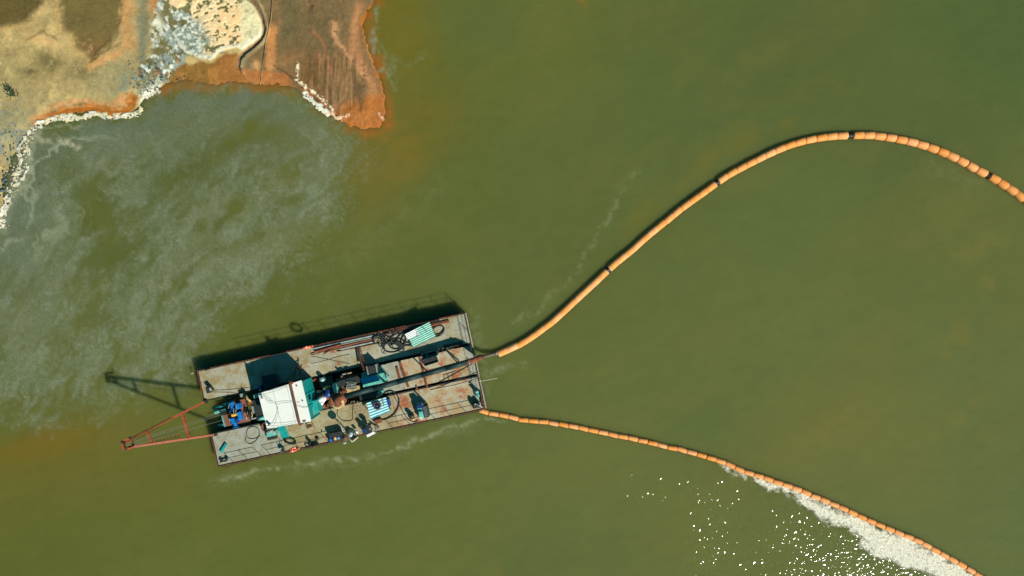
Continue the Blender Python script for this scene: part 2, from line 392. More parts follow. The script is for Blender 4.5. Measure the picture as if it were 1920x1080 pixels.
# grey-green film drifting off the shore
FILM = [(-300,430),(0,425),(30,280),(80,235),(250,222),(300,170),(400,172),(520,172),(600,212),(660,246),(684,262),(668,330),(655,400),(600,440),(560,500),(520,545),(470,560),(432,580),(408,640),(380,700),(330,742),(240,770),(160,790),(0,790),(-300,820)]
fx = X+(fbm(X, Y, 50, 5, 41)-.5)*70; fy = Y+(fbm(X, Y, 50, 5, 43)-.5)*70
fd = psd(fx, fy, FILM)
ww = (fbm(X, Y, 110, 4, 51)-.5)*120
wv = (fbm(X, Y, 38, 4, 53)-.5)*40
low = ss(430, 600, Y-.15*X+wv)
sA = fbm(X+ww+wv, Y-ww*.6+wv*.5, 34, 6, 61, .62, 45, 3.0)
sB = fbm(X+ww*.4+wv*.6, Y+wv*.3, 17, 6, 63, .64, 66, 4.5)
strk = sA*(1-low)+sB*low
strk2 = fbm(X-ww*.5+wv, Y+ww*.5, 9, 5, 67, .66, 52, 2.6)
cloud = fbm(X+ww*.7+wv, Y+ww*.3-wv, 120, 6, 71, .56, 45, 1.7)
cov = .30*cloud+.44*strk+.26*strk2
near = np.exp(-np.clip(-sd, 0, None)/85)            # thick near the bank
bias = .16*near+.03
for cx, cy, rx, ry, ro, k in [(250,450,70,40,20,.07),(320,480,60,30,20,.06),(500,490,60,45,30,.09),(570,420,55,40,30,.09),(610,370,40,40,0,.06),(620,290,50,60,0,.05),(440,540,60,30,20,.06),(375,600,40,60,70,.06),(330,700,50,40,0,.05),(120,620,90,60,0,.03),(420,380,50,30,30,.03),
                              (172,385,36,84,28,-.24),(245,410,14,40,30,-.06),(590,225,60,16,14,-.10),(480,245,95,26,22,-.18),(370,300,75,32,40,-.16),(300,340,30,30,40,-.06),(545,375,20,24,0,-.08),(400,460,24,34,50,-.04),(60,560,50,40,0,-.05),(230,760,150,30,0,-.05),(470,330,40,30,30,-.05)]:
    bias = bias+k*blob(X+wv*.8, Y+wv*.6, cx, cy, rx, ry, ro)
grain = fbm(X, Y, 3.4, 2, 77)
fm = ss(.40, .66, cov+bias+(grain-.5)*.12)*ss(-30, 60, fd+(grain-.5)*60+(strk2-.5)*60)
fm = np.clip(fm*(.85+.45*(strk2-.5)+.4*(grain-.5)), 0, 1)*np.where(X < 800, 1, 0)
WC = mixc(WC, (116, 129, 98), .78*fm)
rid = 1-np.abs(2*fbm(X+ww+wv, Y-ww*.6+wv, 20, 5, 73, .6, 54, 3.6)-1)
WC = mixc(WC, (142, 152, 126), .38*np.clip(fm, 0, 1)*ss(.80, .98, rid)*(.5+grain))
WC = mixc(WC, (101, 114, 91), .75*np.clip(near*1.3, 0, 1)*ss(0, 20, fd)*ss(.30, .46, cov+bias)*(1-ss(480, 640, X)))
WC = mixc(WC, (104, 118, 92), .45*blob(X, Y, 560, 220, 60, 25)*ss(0, 20, fd))
WC = mixc(WC, (146, 156, 126), .8*np.exp(-(pdist(X+(strk2-.5)*20, Y+(strk2-.5)*10, [(70,246),(56,262),(50,290),(46,320),(34,345),(20,372),(10,400),(4,430)])/11)**2)*(.4+grain))
surf = .85*fm
# flow lines of pale scum running along the bank
ud = -sd+(fbm(X, Y, 40, 4, 81)-.5)*60+(fbm(X, Y, 14, 3, 83)-.5)*8
vd = (X+Y)*.7+ww*.3
ln = .6*vn(ud/7.5, vd/80, 85)+.4*vn(ud/3.2, vd/45, 86)
zone = blob(X, Y, 110, 310, 110, 90, 30)+.5*blob(X, Y, 60, 430, 60, 60)
surf = np.maximum(surf, np.clip(zone, 0, 1))
WC = mixc(WC, (168, 176, 146), .75*np.clip(zone, 0, 1)*ss(.58, .85, ln)*(.6+.5*grain)*(sd < 0))
WC = mixc(WC, (84, 102, 78), .6*np.clip(zone, 0, 1)*ss(.38, .15, ln)*(sd < 0))
for pts, wd, st in [([(110,264),(130,268),(148,276)],5,.8),([(62,250),(78,262),(92,266)],5,.5),([(56,262),(60,290),(54,320),(40,338)],4,.55),([(2,470),(20,452),(40,446)],4,.35)]:
    d = pdist(X+(fbm(X, Y, 16, 4, 91)-.5)*16, Y+(fbm(X, Y, 16, 4, 93)-.5)*12, pts)
    WC = mixc(WC, (180, 182, 150), st*np.exp(-(d/wd)**2)*(.3+.9*ss(.35, .65, fbm(X, Y, 6, 3, 95))))
# thin scum lines in open water
def scum(C, pts, wd, st, col=(138, 146, 106), seed=5):
    d = pdist(X+(fbm(X, Y, 24, 4, seed)-.5)*22, Y+(fbm(X, Y, 24, 4, seed+1)-.5)*22, pts)
    global surf
    k = st*.8*np.exp(-(d/(wd*.8))**2)*ss(.36, .70, .5*fbm(X, Y, 5, 2, seed+2, .6)+.5*fbm(X, Y, 18, 3, seed+3, .6))
    surf = np.maximum(surf, k); return mixc(C, col, k)
WC = scum(WC, [(395,905),(450,890),(520,877),(600,866),(680,858),(740,845),(790,822),(840,800),(900,786),(950,788)], 5, 1.0, (150,158,118), 101)
WC = scum(WC, [(395,905),(520,880),(680,862),(760,840),(900,790)], 15, .4, (128,138,96), 111)
WC = scum(WC, [(1196,325),(1165,350),(1148,390),(1125,430),(1095,480),(1060,530),(1010,580),(960,600)], 7, .7, (132,142,98), 121)
WC = scum(WC, [(890,590),(895,640),(900,700),(905,740)], 16, .45, (134,144,104), 131)
WC = scum(WC, [(905,700),(940,690),(980,680),(985,690)], 8, .7, (140,152,112), 141)
WC = scum(WC, [(705,20),(700,60),(712,100),(722,120),(740,140),(738,165)], 7, 1.0, (136,152,120), 151)
WC = scum(WC, [(712,92),(728,110),(775,118),(800,100)], 7, .55, (120,138,100), 161)
WC = scum(WC, [(700,80),(690,120),(705,135),(720,130)], 6, .9, (150,160,130), 171)
WC = scum(WC, [(1700,280),(1760,320),(1850,345)], 22, .25, (126,136,92), 181)
WC = scum(WC, [(640,640),(600,500),(690,470),(720,430)], 34, .22, (116,126,84), 191)
WC = scum(WC, [(600,530),(690,450),(760,400),(850,330)], 30, .22, (120,130,88), 201)
wave = 1.0*np.ones(X.shape)
WC = WC*(1+.08*(fbm(X+wv0*.5, Y+wv0*.3, 34, 5, 221, .6, 32, 2.4)-.5)+.10*(fbm(X, Y, 11, 3, 223, .6, 20, 2.0)-.5))[..., None]
WC = mixc(WC, (112, 112, 57), .22*ss(.52, .74, fbm(X+wv0, Y+wv0*.6, 60, 5, 225, .6, 28, 2.2))*inframe)
side = np.zeros(X.shape)
# open water is rippled south of the lower boom, sheltered north of it
lx = np.array([p[0] for p in LOW]); ly = np.array([p[1] for p in LOW])
yb = np.interp(X, lx, ly, left=650, right=1400)
wave = (.35+.65*ss(-10, 60, Y-yb))*(.84+.3*ss(.35, .65, fbm(X, Y, 70, 3, 215)))
wave *= (1-.5*np.clip(fm, 0, 1))

m_water = bpy.data.materials.new('silty_green_water'); m_water.use_nodes = True
n = m_water.node_tree; L = n.links; b = n.nodes['Principled BSDF']
at = n.nodes.new('ShaderNodeAttribute'); at.attribute_name = 'silt'
aw = n.nodes.new('ShaderNodeAttribute'); aw.attribute_name = 'wave'
af = n.nodes.new('ShaderNodeAttribute'); af.attribute_name = 'film'
geo = n.nodes.new('ShaderNodeNewGeometry')
fn = n.nodes.new('ShaderNodeTexNoise'); fn.inputs['Scale'].default_value = 5.5; fn.inputs['Detail'].default_value = 4; fn.inputs['Roughness'].default_value = .75
L.new(geo.outputs['Position'], fn.inputs['Vector'])
fr = n.nodes.new('ShaderNodeMapRange'); fr.inputs[1].default_value = .3; fr.inputs[2].default_value = .7; fr.inputs[3].default_value = -1; fr.inputs[4].default_value = 1
L.new(fn.outputs[0], fr.inputs[0])
fa = n.nodes.new('ShaderNodeMath'); fa.operation = 'MULTIPLY_ADD'; fa.inputs[1].default_value = .30; fa.inputs[2].default_value = .055
L.new(af.outputs['Fac'], fa.inputs[0])
fb = n.nodes.new('ShaderNodeMath'); fb.operation = 'MULTIPLY_ADD'; fb.inputs[2].default_value = 1.0
L.new(fr.outputs[0], fb.inputs[0]); L.new(fa.outputs[0], fb.inputs[1])
vs_ = n.nodes.new('ShaderNodeVectorMath'); vs_.operation = 'SCALE'
L.new(at.outputs['Color'], vs_.inputs[0]); L.new(fb.outputs[0], vs_.inputs['Scale'])
L.new(vs_.outputs[0], b.inputs['Base Color'])
b.inputs['Roughness'].default_value = .6; b.inputs['Specular IOR Level'].default_value = 0.0; b.inputs['IOR'].default_value = 1.33
b.inputs['Coat Weight'].default_value = 1.0; b.inputs['Coat Roughness'].default_value = .06; b.inputs['Coat IOR'].default_value = 1.33
sw = n.nodes.new('ShaderNodeMapRange'); sw.inputs[3].default_value = 1.0; sw.inputs[4].default_value = .95; L.new(af.outputs['Fac'], sw.inputs[0]); L.new(sw.outputs[0], b.inputs['Subsurface Weight'])
b.inputs['Subsurface Radius'].default_value = (1.0, 1.0, .7); b.inputs['Subsurface Scale'].default_value = 1.25; b.subsurface_method = 'BURLEY'
wn = n.nodes.new('ShaderNodeTexNoise'); wn.inputs['Scale'].default_value = 2.2; wn.inputs['Detail'].default_value = 1.5; wn.inputs['Roughness'].default_value = .55
L.new(geo.outputs['Position'], wn.inputs['Vector'])
bm_ = n.nodes.new('ShaderNodeBump'); bm_.inputs['Distance'].default_value = .106
L.new(wn.outputs[0], bm_.inputs['Height']); L.new(aw.outputs['Fac'], bm_.inputs['Strength']); L.new(bm_.outputs[0], b.inputs['Coat Normal'])
b2 = n.nodes.new('ShaderNodeBump'); b2.inputs['Distance'].default_value = .035; b2.inputs['Strength'].default_value = 1.0
w2 = n.nodes.new('ShaderNodeTexNoise'); w2.inputs['Scale'].default_value = .9; w2.inputs['Detail'].default_value = 6; w2.inputs['Roughness'].default_value = .7; L.new(geo.outputs['Position'], w2.inputs['Vector'])
L.new(w2.outputs[0], b2.inputs['Height']); L.new(b2.outputs[0], b.inputs['Normal'])
water = grid_object('water', xs, ys, np.zeros(X.shape), m_water, {'silt': WC*np.array([.87, .825, .83]), 'wave': wave, 'film': np.clip(surf, 0, 1)})
tag(water, kind='structure')

# ------------------------------------------------------------------ the land
def earth():
    lead = [-60.0]; st_ = 1.5
    while lead[-1] > -900: st_ = min(st_*1.04, 12); lead.append(lead[-1]-st_)
    lead = np.array(lead[1:])[::-1]
    xs = np.concatenate([lead, np.arange(-60, 781, 1.5)]); ys = np.concatenate([lead, np.arange(-60, 471, 1.5)])
    X, Y = np.meshgrid(xs, ys)
    n1 = fbm(X, Y, 60, 6, 301); n2 = fbm(X, Y, 20, 5, 303); n3 = fbm(X, Y, 7, 4, 305); n4 = fbm(X, Y, 3.2, 2, 307)
    Xd = X+(n2-.5)*16; Yd = Y+(fbm(X, Y, 20, 5, 311)-.5)*16
    Xs = X+(n3-.5)*8; Ys = Y+(fbm(X, Y, 7, 4, 313)-.5)*8
    sd = psd(Xs, Ys, SHORE)
    Z = np.where(sd > 0, .34*ss(0, 44, sd)+.04*ss(0, 8, sd), -.05-.9*ss(0, 30, -sd))
    Z += (n1-.5)*.16*ss(4, 40, sd)+(n2-.5)*.06*ss(2, 20, sd)+(n3-.5)*.035*ss(0, 8, sd)+(n4-.5)*.015
    C = np.zeros(X.shape+(3,))+lin((172, 150, 96))/GAIN
    C = mixc(C, (190, 166, 108), ss(.5, .66, n1)); C = mixc(C, (156, 140, 90), .6*ss(.5, .64, fbm(X, Y, 80, 5, 321)))
    C = mixc(C, (205, 176, 112), .7*ss(.56, .7, n2)*ss(200, 60, X))
    C = mixc(C, (214, 172, 112), .9*blob(Xd, Yd, 85, 78, 30, 10, -15)); C = mixc(C, (120, 106, 62), .6*np.exp(-(pdist(Xd, Yd, [(60,76),(85,62),(110,76)])/3)**2))
    # damp dips
    for cx, cy, rx, ry, s_ in [(90,112,26,14,.85),(58,136,22,12,.8),(150,135,22,20,.65),(95,122,14,12,.6)]:
        k = blob(Xd, Yd, cx, cy, rx, ry); C = mixc(C, (108, 98, 56), 1.15*s_*k); Z -= .08*k
    # grey wash towards the rubble
    C = mixc(C, (148, 144, 104), .55*blob(Xd, Yd, 222, 145, 50, 45)); C = mixc(C, (118, 132, 118), .9*blob(Xd, Yd, 240, 155, 28, 12, 40)*ss(.35, .6, n3))
    C = mixc(C, (140, 138, 104), .85*blob(Xd, Yd, 20, 250, 60, 50)); C = mixc(C, (104, 118, 112), .8*ss(.5, .62, n3)*blob(X, Y, 15, 260, 60, 70))
    # ponds of brown water left standing
    for poly, col in [([(-60,-900),(98,-900),(92,0),(84,16),(70,28),(56,44),(36,50),(0,56),(-300,60),(-900,60),(-900,-900)],(98,84,40)),
                      ([(112,-900),(240,-900),(236,0),(232,26),(226,62),(212,84),(192,102),(176,120),(168,118),(160,102),(142,92),(134,68),(118,62),(110,40)],(112,98,52))]:
        d = psd(X+(n2-.5)*10, Y+(n3-.5)*8, poly); k = ss(-4, 14, d+(n3-.5)*14)
        C = mixc(C, (190, 152, 92), .45*np.exp(-(np.clip(-d, 0, None)/8)**2)); C = mixc(C, col, k)
        C = mixc(C, (132, 96, 50), .7*k*blob(Xd, Yd, 175, 95, 40, 26)); Z = Z*(1-.75*k)+.12*.75*k
    C = mixc(C, (96, 76, 30), .6*blob(X, Y, 14, 26, 12, 9))
    # warm bar beside the pond, grey channel to its right
    C = mixc(C, (205, 150, 88), .9*np.exp(-(pdist(Xd, Yd, [(170,126),(195,116),(225,100)])/8)**2))
    C = mixc(C, (112, 88, 42), .7*np.exp(-(pdist(Xs, Ys, [(172,120),(190,104),(212,92),(232,84)])/2.6)**2))
    C = mixc(C, (192, 138, 80), .75*np.exp(-(pdist(Xd, Yd, [(246,0),(242,40),(246,88)])/13)**2))
    C = mixc(C, (124, 122, 92), .9*np.exp(-(pdist(Xd, Yd, [(272,0),(270,50),(272,110)])/14)**2))
    C = mixc(C, (104, 118, 112), .5*np.exp(-(pdist(Xs, Ys, [(272,40),(274,80),(268,120)])/3)**2)*ss(.4, .6, n3))
    C = mixc(C, (176, 112, 54), .95*blob(Xd, Yd, 298, 14, 14, 24, 20))
    # white and grey frothy rubble
    R1 = psd(Xd, Yd, [(322,-60),(300,0),(292,40),(286,70),(292,100),(268,120),(258,150),(262,180),(290,172),(318,150),(352,140),(350,110),(420,100),(400,-60)])
    k1 = ss(-3, 4, R1)
    C = mixc(C, (108, 104, 62), .9*k1)
    C = mixc(C, (150, 162, 150), k1*ss(.48, .58, fbm(X, Y, 16, 6, 331, .65))*.9)
    C = mixc(C, (214, 218, 200), k1*ss(.58, .66, fbm(X, Y, 9, 5, 333, .65)))
    C = mixc(C, (152, 98, 60), .7*k1*ss(.6, .68, fbm(X, Y, 14, 4, 335))*ss(100, 130, Y))
    C = mixc(C, (50, 62, 62), .85*k1*ss(.64, .70, fbm(X, Y, 5, 3, 337))*ss(95, 125, Y))
    for cx, cy, rx, ry, rot in [(290,168,20,13,20),(276,182,12,10,0),(312,160,10,7,0),(268,196,8,6,0),(300,48,8,22,20),(292,60,7,14,0)]:
        C = mixc(C, (214, 212, 184), 1.2*blob(Xd, Yd, cx, cy, rx, ry, rot)*ss(.38, .56, fbm(X, Y, 6, 4, 341)))
    # cream crust of dried froth
    CR = psd(X+(n3-.5)*7, Y+(n2-.5)*7, [(319,-60),(319,8),(335,19),(363,8),(358,21),(366,42),(349,46),(323,62),(335,83),(352,103),(377,111),(399,115),(419,97),(447,92),(456,97),(474,85),(488,75),(496,60),(495,46),(488,26),(480,12),(463,0),(430,-60)])
    kc = ss(-1.0, 1.2, CR)
    grey = ss(10, -20, (X-388)+.25*(60-Y)+(n2-.5)*60)*ss(28, 52, Y)
    holes = ss(.60, .66, fbm(X, Y, 5.5, 3, 343, .5, 20, 1.7)+.10*(fbm(X, Y, 40, 2, 348)-.5))*(1-.7*ss(445, 470, X))*ss(6, -2, np.abs(X-415)-62)
    cream = np.zeros(X.shape+(3,))+lin((240, 212, 160))/GAIN
    cream = mixc(cream, (232, 196, 140), ss(.5, .66, n2)); cream = mixc(cream, (222, 212, 164), ss(448, 462, X))
    cream = mixc(cream, (206, 188, 130), .8*blob(X, Y, 466, 22, 14, 12)*ss(.4, .6, n3)); cream = mixc(cream, (240, 196, 150), blob(X, Y, 443, 70, 7, 6))
    fleck = ss(.5, .62, fbm(X, Y, 4.5, 3, 345))
    gcol = mixc(mixc(cream*0, (128, 140, 124), np.ones(X.shape)), (206, 210, 190), fleck)
    cream = cream*(1-grey[..., None])+gcol*grey[..., None]
    cream = mixc(cream, (98, 98, 58), holes*(1-.4*grey))
    cream = mixc(cream, (214, 214, 190), .8*np.exp(-(np.abs(CR-3)/4)**2)*ss(40, 80, Y))
    C = C*(1-kc[..., None])+cream*kc[..., None]
    Z += kc*(.10-.08*holes+(n4-.5)*.04)
    # muddy orange shallows south of the crust
    mud = psd(Xd, Yd, [(336,118),(400,118),(425,98),(452,98),(456,130),(470,148),(500,160),(560,172),(560,240),(320,240),(300,170)])
    C = mixc(C, (132, 96, 40), ss(-2, 6, mud)); C = mixc(C, (154, 98, 44), .8*ss(-2, 8, mud)*ss(390, 430, X)); C = mixc(C, (160, 108, 48), .7*ss(-2, 6, mud)*ss(.52, .66, n2))
    # the peninsula
    pe = psd(Xs, Ys, [(470,-60),(486,0),(500,30),(504,60),(498,82),(462,106),(452,124),(458,146),(480,158),(540,168),(585,190),(655,240),(722,246),(726,200),(716,150),(690,90),(682,50),(706,0),(730,-60)])
    kp = ss(-2, 4, pe)
    Cp = np.zeros(X.shape+(3,))+lin((118, 96, 60))/GAIN
    Cp = mixc(Cp, (104, 92, 56), .9*ss(24, 8, np.abs(X-548))*ss(112, 70, Y)); Cp = mixc(Cp, (104, 90, 56), .7*blob(Xd, Yd, 610, 70, 30, 40))
    Cp = mixc(Cp, (148, 108, 66), .5*ss(.5, .64, fbm(X, Y, 50, 5, 351, ang=80, st=1.8))*ss(560, 600, X)); Cp = mixc(Cp, (112, 78, 36), .75*blob(Xd, Yd, 580, 150, 40, 50))
    Cp = mixc(Cp, (196, 134, 76), .95*ss(13, 4, np.abs(X-(512-.02*Y)-(n2-.5)*8))*ss(38, 60, Y)*ss(150, 120, Y)); Cp = mixc(Cp, (128, 108, 72), .85*ss(13, 5, np.abs(X-502))*ss(45, 10, Y))
    Cp = mixc(Cp, (120, 108, 76), .9*blob(Xd, Yd, 468, 132, 16, 16)); Cp = mixc(Cp, (212, 158, 98), .9*blob(Xd, Yd, 482, 122, 6, 9))
    Cp = mixc(Cp, (170, 106, 52), .9*ss(0, 10, Y-(126+(X-470)*.12))*ss(560, 530, X)); Cp = mixc(Cp, (140, 104, 62), .8*blob(Xd, Yd, 545, 112, 26, 16))
    Cp = mixc(Cp, (202, 148, 100), .9*np.exp(-(pdist(Xd, Yd, [(628,46),(634,80),(650,100),(668,120),(688,140)])/6)**2)*ss(.3, .55, n3+.1))
    Cp = mixc(Cp, (180, 124, 78), .8*np.exp(-(pdist(Xd, Yd, [(672,10),(666,50),(664,90),(676,118),(694,150),(700,180),(690,210)])/8)**2))
    Cp = mixc(Cp, (168, 106, 70), .7*np.exp(-(pdist(Xs, Ys, [(590,60),(606,80),(614,110),(622,138)])/3)**2)); Cp = mixc(Cp, (160, 100, 60), .7*blob(Xd, Yd, 600, 110, 6, 12))
    edge = np.exp(-np.clip(psd(Xd, Yd, SHORE)-0, 0, None)/7)
    Cp = mixc(Cp, (166, 98, 34), .9*ss(.25, .8, edge)*ss(600, 650, X)); Cp = mixc(Cp, (172, 102, 40), .9*ss(-16, 8, (Y-196)+(X-640)*.25+(n2-.5)*30)*ss(625, 645, X))
    Cp = mixc(Cp, (150, 78, 38), .8*np.exp(-(pdist(Xs, Ys, [(572,168),(600,190),(630,212)])/6)**2))
    # ruts left by machines
    rut = fbm(X, Y, 5, 3, 361, .6, 88, 10); rk = ss(568, 590, X)*ss(692, 672, X)*ss(85, 120, Y)*ss(222, 205, Y)
    C2 = mixc(Cp, (80, 62, 38), .5*rk*ss(.58, .7, rut)); C2 = mixc(C2, (168, 124, 84), .4*rk*ss(.42, .32, rut))
    Z += rk*(rut-.5)*-.16
    rk2 = ss(574, 580, X)*ss(596, 588, X)*ss(40, 10, Y); C2 = mixc(C2, (84, 58, 34), .8*rk2*ss(.5, .62, n3)); Z += rk2*(n3-.5)*.25
    C2 = mixc(C2, (92, 84, 60), .85*blob(Xs, Ys, 684, 150, 7, 22)*ss(.45, .6, n4)); Z += .18*blob(Xs, Ys, 684, 150, 8, 22)*(n4-.4)
    C = C*(1-kp[..., None])+C2*kp[..., None]
    # eroded bank and channel beside the crust
    bank = [(462,-40),(474,-12),(487,10),(497,32),(501,48),(504,56),(502,68),(496,80),(482,94),(466,106),(458,116),(454,128),(457,136)]
    C = mixc(C, (132, 98, 66), .95*np.exp(-(pdist(X, Y, [(455,-40),(474,0),(488,20),(496,40),(499,55),(496,72),(480,88),(462,100),(450,112),(447,126)])/4.5)**4))
    bd = pdist(X+(n4-.5)*2, Y, bank); Z += .30*np.exp(-((bd)/2.6)**2)*ss(20, 50, Y)+.12*np.exp(-(bd/2.2)**2)*ss(50, 20, Y); Z -= .12*np.exp(-(pdist(X, Y, [(493,40),(496,55),(492,74),(477,88),(459,101),(449,114),(450,128)])/4)**2)
    C = mixc(C, (96, 100, 84), .8*np.exp(-(bd/1.8)**2))
    bl = pdist(Xs, Ys, [(566,124),(590,142)]); C = mixc(C, (60, 48, 30), .0*bl)
    C = mixc(C, (84, 58, 32), .9*np.exp(-(pdist(Xs, Ys, [(516,124),(534,136),(552,150),(570,164)])/1.8)**2))
    # orange beach of the left bank
    opg = [(66,236),(58,224),(80,210),(100,197),(130,189),(160,187),(195,193),(212,194),(228,181),(246,174),(256,182),(250,202),(235,216),(215,219),(175,212),(130,212),(100,224),(82,240)]
    wl = [(80,242),(98,225),(128,214),(172,211),(215,218),(238,214),(258,190),(262,176)]
    jo = (fbm(X, Y, 26, 4, 375)-.5)*9
    kob = ss(-5, 3, psd(X+jo, Y+jo*.6, opg)+(n3-.5)*5); db = pdist(X+jo*.5, Y+jo*.5, wl)
    C = mixc(C, (188, 136, 82), .85*kob*ss(.25, .45, n2+.12)); C = mixc(C, (164, 100, 30), .9*kob*ss(19, 13, db)); C = mixc(C, (156, 88, 12), .95*kob*ss(11, 6, db))
    C = mixc(C, (198, 130, 66), .55*kob*np.exp(-((db-11.5)/1.5)**2)*ss(.4, .6, n2+.1))
    C = mixc(C, (110, 104, 70), .8*np.exp(-(pdist(Xs, Ys, [(126,199),(145,196),(162,196)])/2.4)**2)); C = mixc(C, (150, 104, 54), .8*blob(Xd, Yd, 72, 240, 14, 12, 45))
    # froth thrown up along the waterline
    def froth(C, pts, wd, col=(226, 220, 184), st=1.1, seed=0, thr=.42):
        d = pdist(X+(fbm(X, Y, 9, 4, 400+seed)-.5)*9, Y+(fbm(X, Y, 9, 4, 410+seed)-.5)*9, pts)
        k = st*np.exp(-(d/wd)**4)*ss(thr, thr+.12, fbm(X, Y, 5, 3, 420+seed, .6)); return mixc(C, col, k), k
    kk = np.zeros(X.shape)
    for i, (pts, wd, col, st, thr) in enumerate([
        ([(560,122),(556,146),(562,152),(572,160),(578,170),(592,176),(606,184),(614,196),(624,206)],3.2,(228,214,176),1.2,.40),
        ([(572,178),(584,190),(600,202),(614,212)],5.5,(222,224,204),1.3,.3),
        ([(612,210),(628,218),(640,224),(652,216)],5,(222,190,152),1.1,.44),
        ([(712,212),(716,222)],3,(214,176,140),.9,.45),
        ([(84,232),(100,222),(128,216),(150,222),(176,214),(215,219),(250,216),(264,206)],4.5,(220,212,170),1.2,.30),
        ([(118,222),(134,224)],6,(228,216,176),1.2,.34)]):
        C, k = froth(C, pts, wd, col, st, i, thr); kk = np.maximum(kk, k)
    Z += .09*np.clip(kk, 0, 1)
    Z = np.where((kk > .5) & (Z < .05), .05, Z)
    # wind and water rills in the sand and mud
    r1 = 1-np.abs(2*fbm(X+(n2-.5)*40, Y+(n1-.5)*50, 26, 5, 381, .6, 30, 2.2)-1); r2 = 1-np.abs(2*fbm(X+(n2-.5)*30, Y+(n2-.5)*20, 12, 4, 383, .6, 78, 3.0)-1)
    rl = np.where(X < 440, r1, r2)
    C = C*(1-.14*(ss(.86, .99, rl)*ss(2, 12, sd)*(1-kc))[..., None]); Z -= .012*ss(.88, 1, rl)*ss(4, 14, sd)
    C = mixc(C, (196, 168, 116), .35*ss(.60, .70, fbm(X, Y, 9, 5, 385, .65))*(X < 250)*ss(4, 14, sd)*ss(60, 90, Y))
    C = mixc(C, (176, 128, 84), .16*ss(.58, .68, fbm(X, Y, 11, 5, 387, .68, 82, 2.4))*(X > 500)*ss(6, 16, sd))
    C = mixc(C, (84, 72, 46), .18*ss(.60, .70, fbm(X, Y, 9, 5, 389, .68, 82, 2.4))*(X > 560)*ss(6, 16, sd))
    C *= (1+.28*(fbm(X, Y, 4.5, 3, 371)-.5)+.20*(n3-.5)+.22*(n2-.5))[..., None]
    m = bpy.data.materials.new('wet_sand_and_mud'); m.use_nodes = True
    n = m.node_tree; b = n.nodes['Principled BSDF']; b.inputs['Roughness'].default_value = .75; b.inputs['Specular IOR Level'].default_value = .3
    at = n.nodes.new('ShaderNodeAttribute'); at.attribute_name = 'soil'
    g = n.nodes.new('ShaderNodeNewGeometry'); nz = n.nodes.new('ShaderNodeTexNoise'); nz.inputs['Scale'].default_value = 7; nz.inputs['Detail'].default_value = 6
    n.links.new(g.outputs['Position'], nz.inputs['Vector'])
    mr = n.nodes.new('ShaderNodeMapRange'); mr.inputs[1].default_value = .3; mr.inputs[2].default_value = .7; mr.inputs[3].default_value = .88; mr.inputs[4].default_value = 1.12
    n.links.new(nz.outputs[0], mr.inputs[0])
    sc = n.nodes.new('ShaderNodeVectorMath'); sc.operation = 'SCALE'; n.links.new(at.outputs['Color'], sc.inputs[0]); n.links.new(mr.outputs[0], sc.inputs['Scale'])
    n.links.new(sc.outputs[0], b.inputs['Base Color'])
    bp = n.nodes.new('ShaderNodeBump'); bp.inputs['Strength'].default_value = .35; bp.inputs['Distance'].default_value = .05
    n.links.new(nz.outputs[0], bp.inputs['Height']); n.links.new(bp.outputs[0], b.inputs['Normal'])
    o = grid_object('ground', xs, ys, Z, m, {'soil': np.clip(C, .002, .85)}, keep=(Z > -.4))
    return tag(o, kind='structure')
earth()

# ------------------------------------------------------------------ froth held by the lower boom, froth along the bank
def foam_sheet(name, x0, x1, y0, y1, dens, mat, label, cat, step=1.2, hgt=.05):
    xs = np.arange(x0, x1, step); ys = np.arange(y0, y1, step); X, Y = np.meshgrid(xs, ys)
    D = dens(X, Y)
    lump = fbm(X, Y, 3.4, 3, 507, .6)
    Z = .004+hgt*np.clip(D, 0, 1)**.6*(.35+1.3*np.clip(lump-.2, 0, 1))
    att = np.clip(D, 0, 1)
    o = grid_object(name, xs, ys, Z, mat, {'froth_cover': att}, keep=D > .02)
    return tag(o, label, cat, None, 'stuff')
m_foam = bpy.data.materials.new('river_froth'); m_foam.use_nodes = True
n = m_foam.node_tree; b = n.nodes['Principled BSDF']; b.inputs['Roughness'].default_value = .8; L = n.links
at = n.nodes.new('ShaderNodeAttribute'); at.attribute_name = 'froth_cover'
g = n.nodes.new('ShaderNodeNewGeometry'); nz = n.nodes.new('ShaderNodeTexNoise'); nz.inputs['Scale'].default_value = 5; nz.inputs['Detail'].default_value = 6; nz.inputs['Roughness'].default_value = .78
L.new(g.outputs['Position'], nz.inputs['Vector'])
cr = n.nodes.new('ShaderNodeValToRGB'); cr.color_ramp.elements[0].position = .36; cr.color_ramp.elements[1].position = .56
cr.color_ramp.elements[0].color = (*alb(160, 158, 126), 1); cr.color_ramp.elements[1].color = (*alb(232, 228, 208), 1)
L.new(nz.outputs[0], cr.inputs[0]); L.new(cr.outputs[0], b.inputs['Base Color'])
ad = n.nodes.new('ShaderNodeMath'); ad.operation = 'MULTIPLY_ADD'; ad.inputs[1].default_value = 1.25; ad.inputs[2].default_value = -.52
ad2 = n.nodes.new('ShaderNodeMath'); ad2.operation = 'ADD'; L.new(at.outputs['Fac'], ad.inputs[0]); L.new(ad.outputs[0], ad2.inputs[0]); L.new(nz.outputs[0], ad2.inputs[1])
mp = n.nodes.new('ShaderNodeMapRange'); mp.inputs[1].default_value = .30; mp.inputs[2].default_value = .85
L.new(ad2.outputs[0], mp.inputs[0]); L.new(mp.outputs[0], b.inputs['Alpha'])
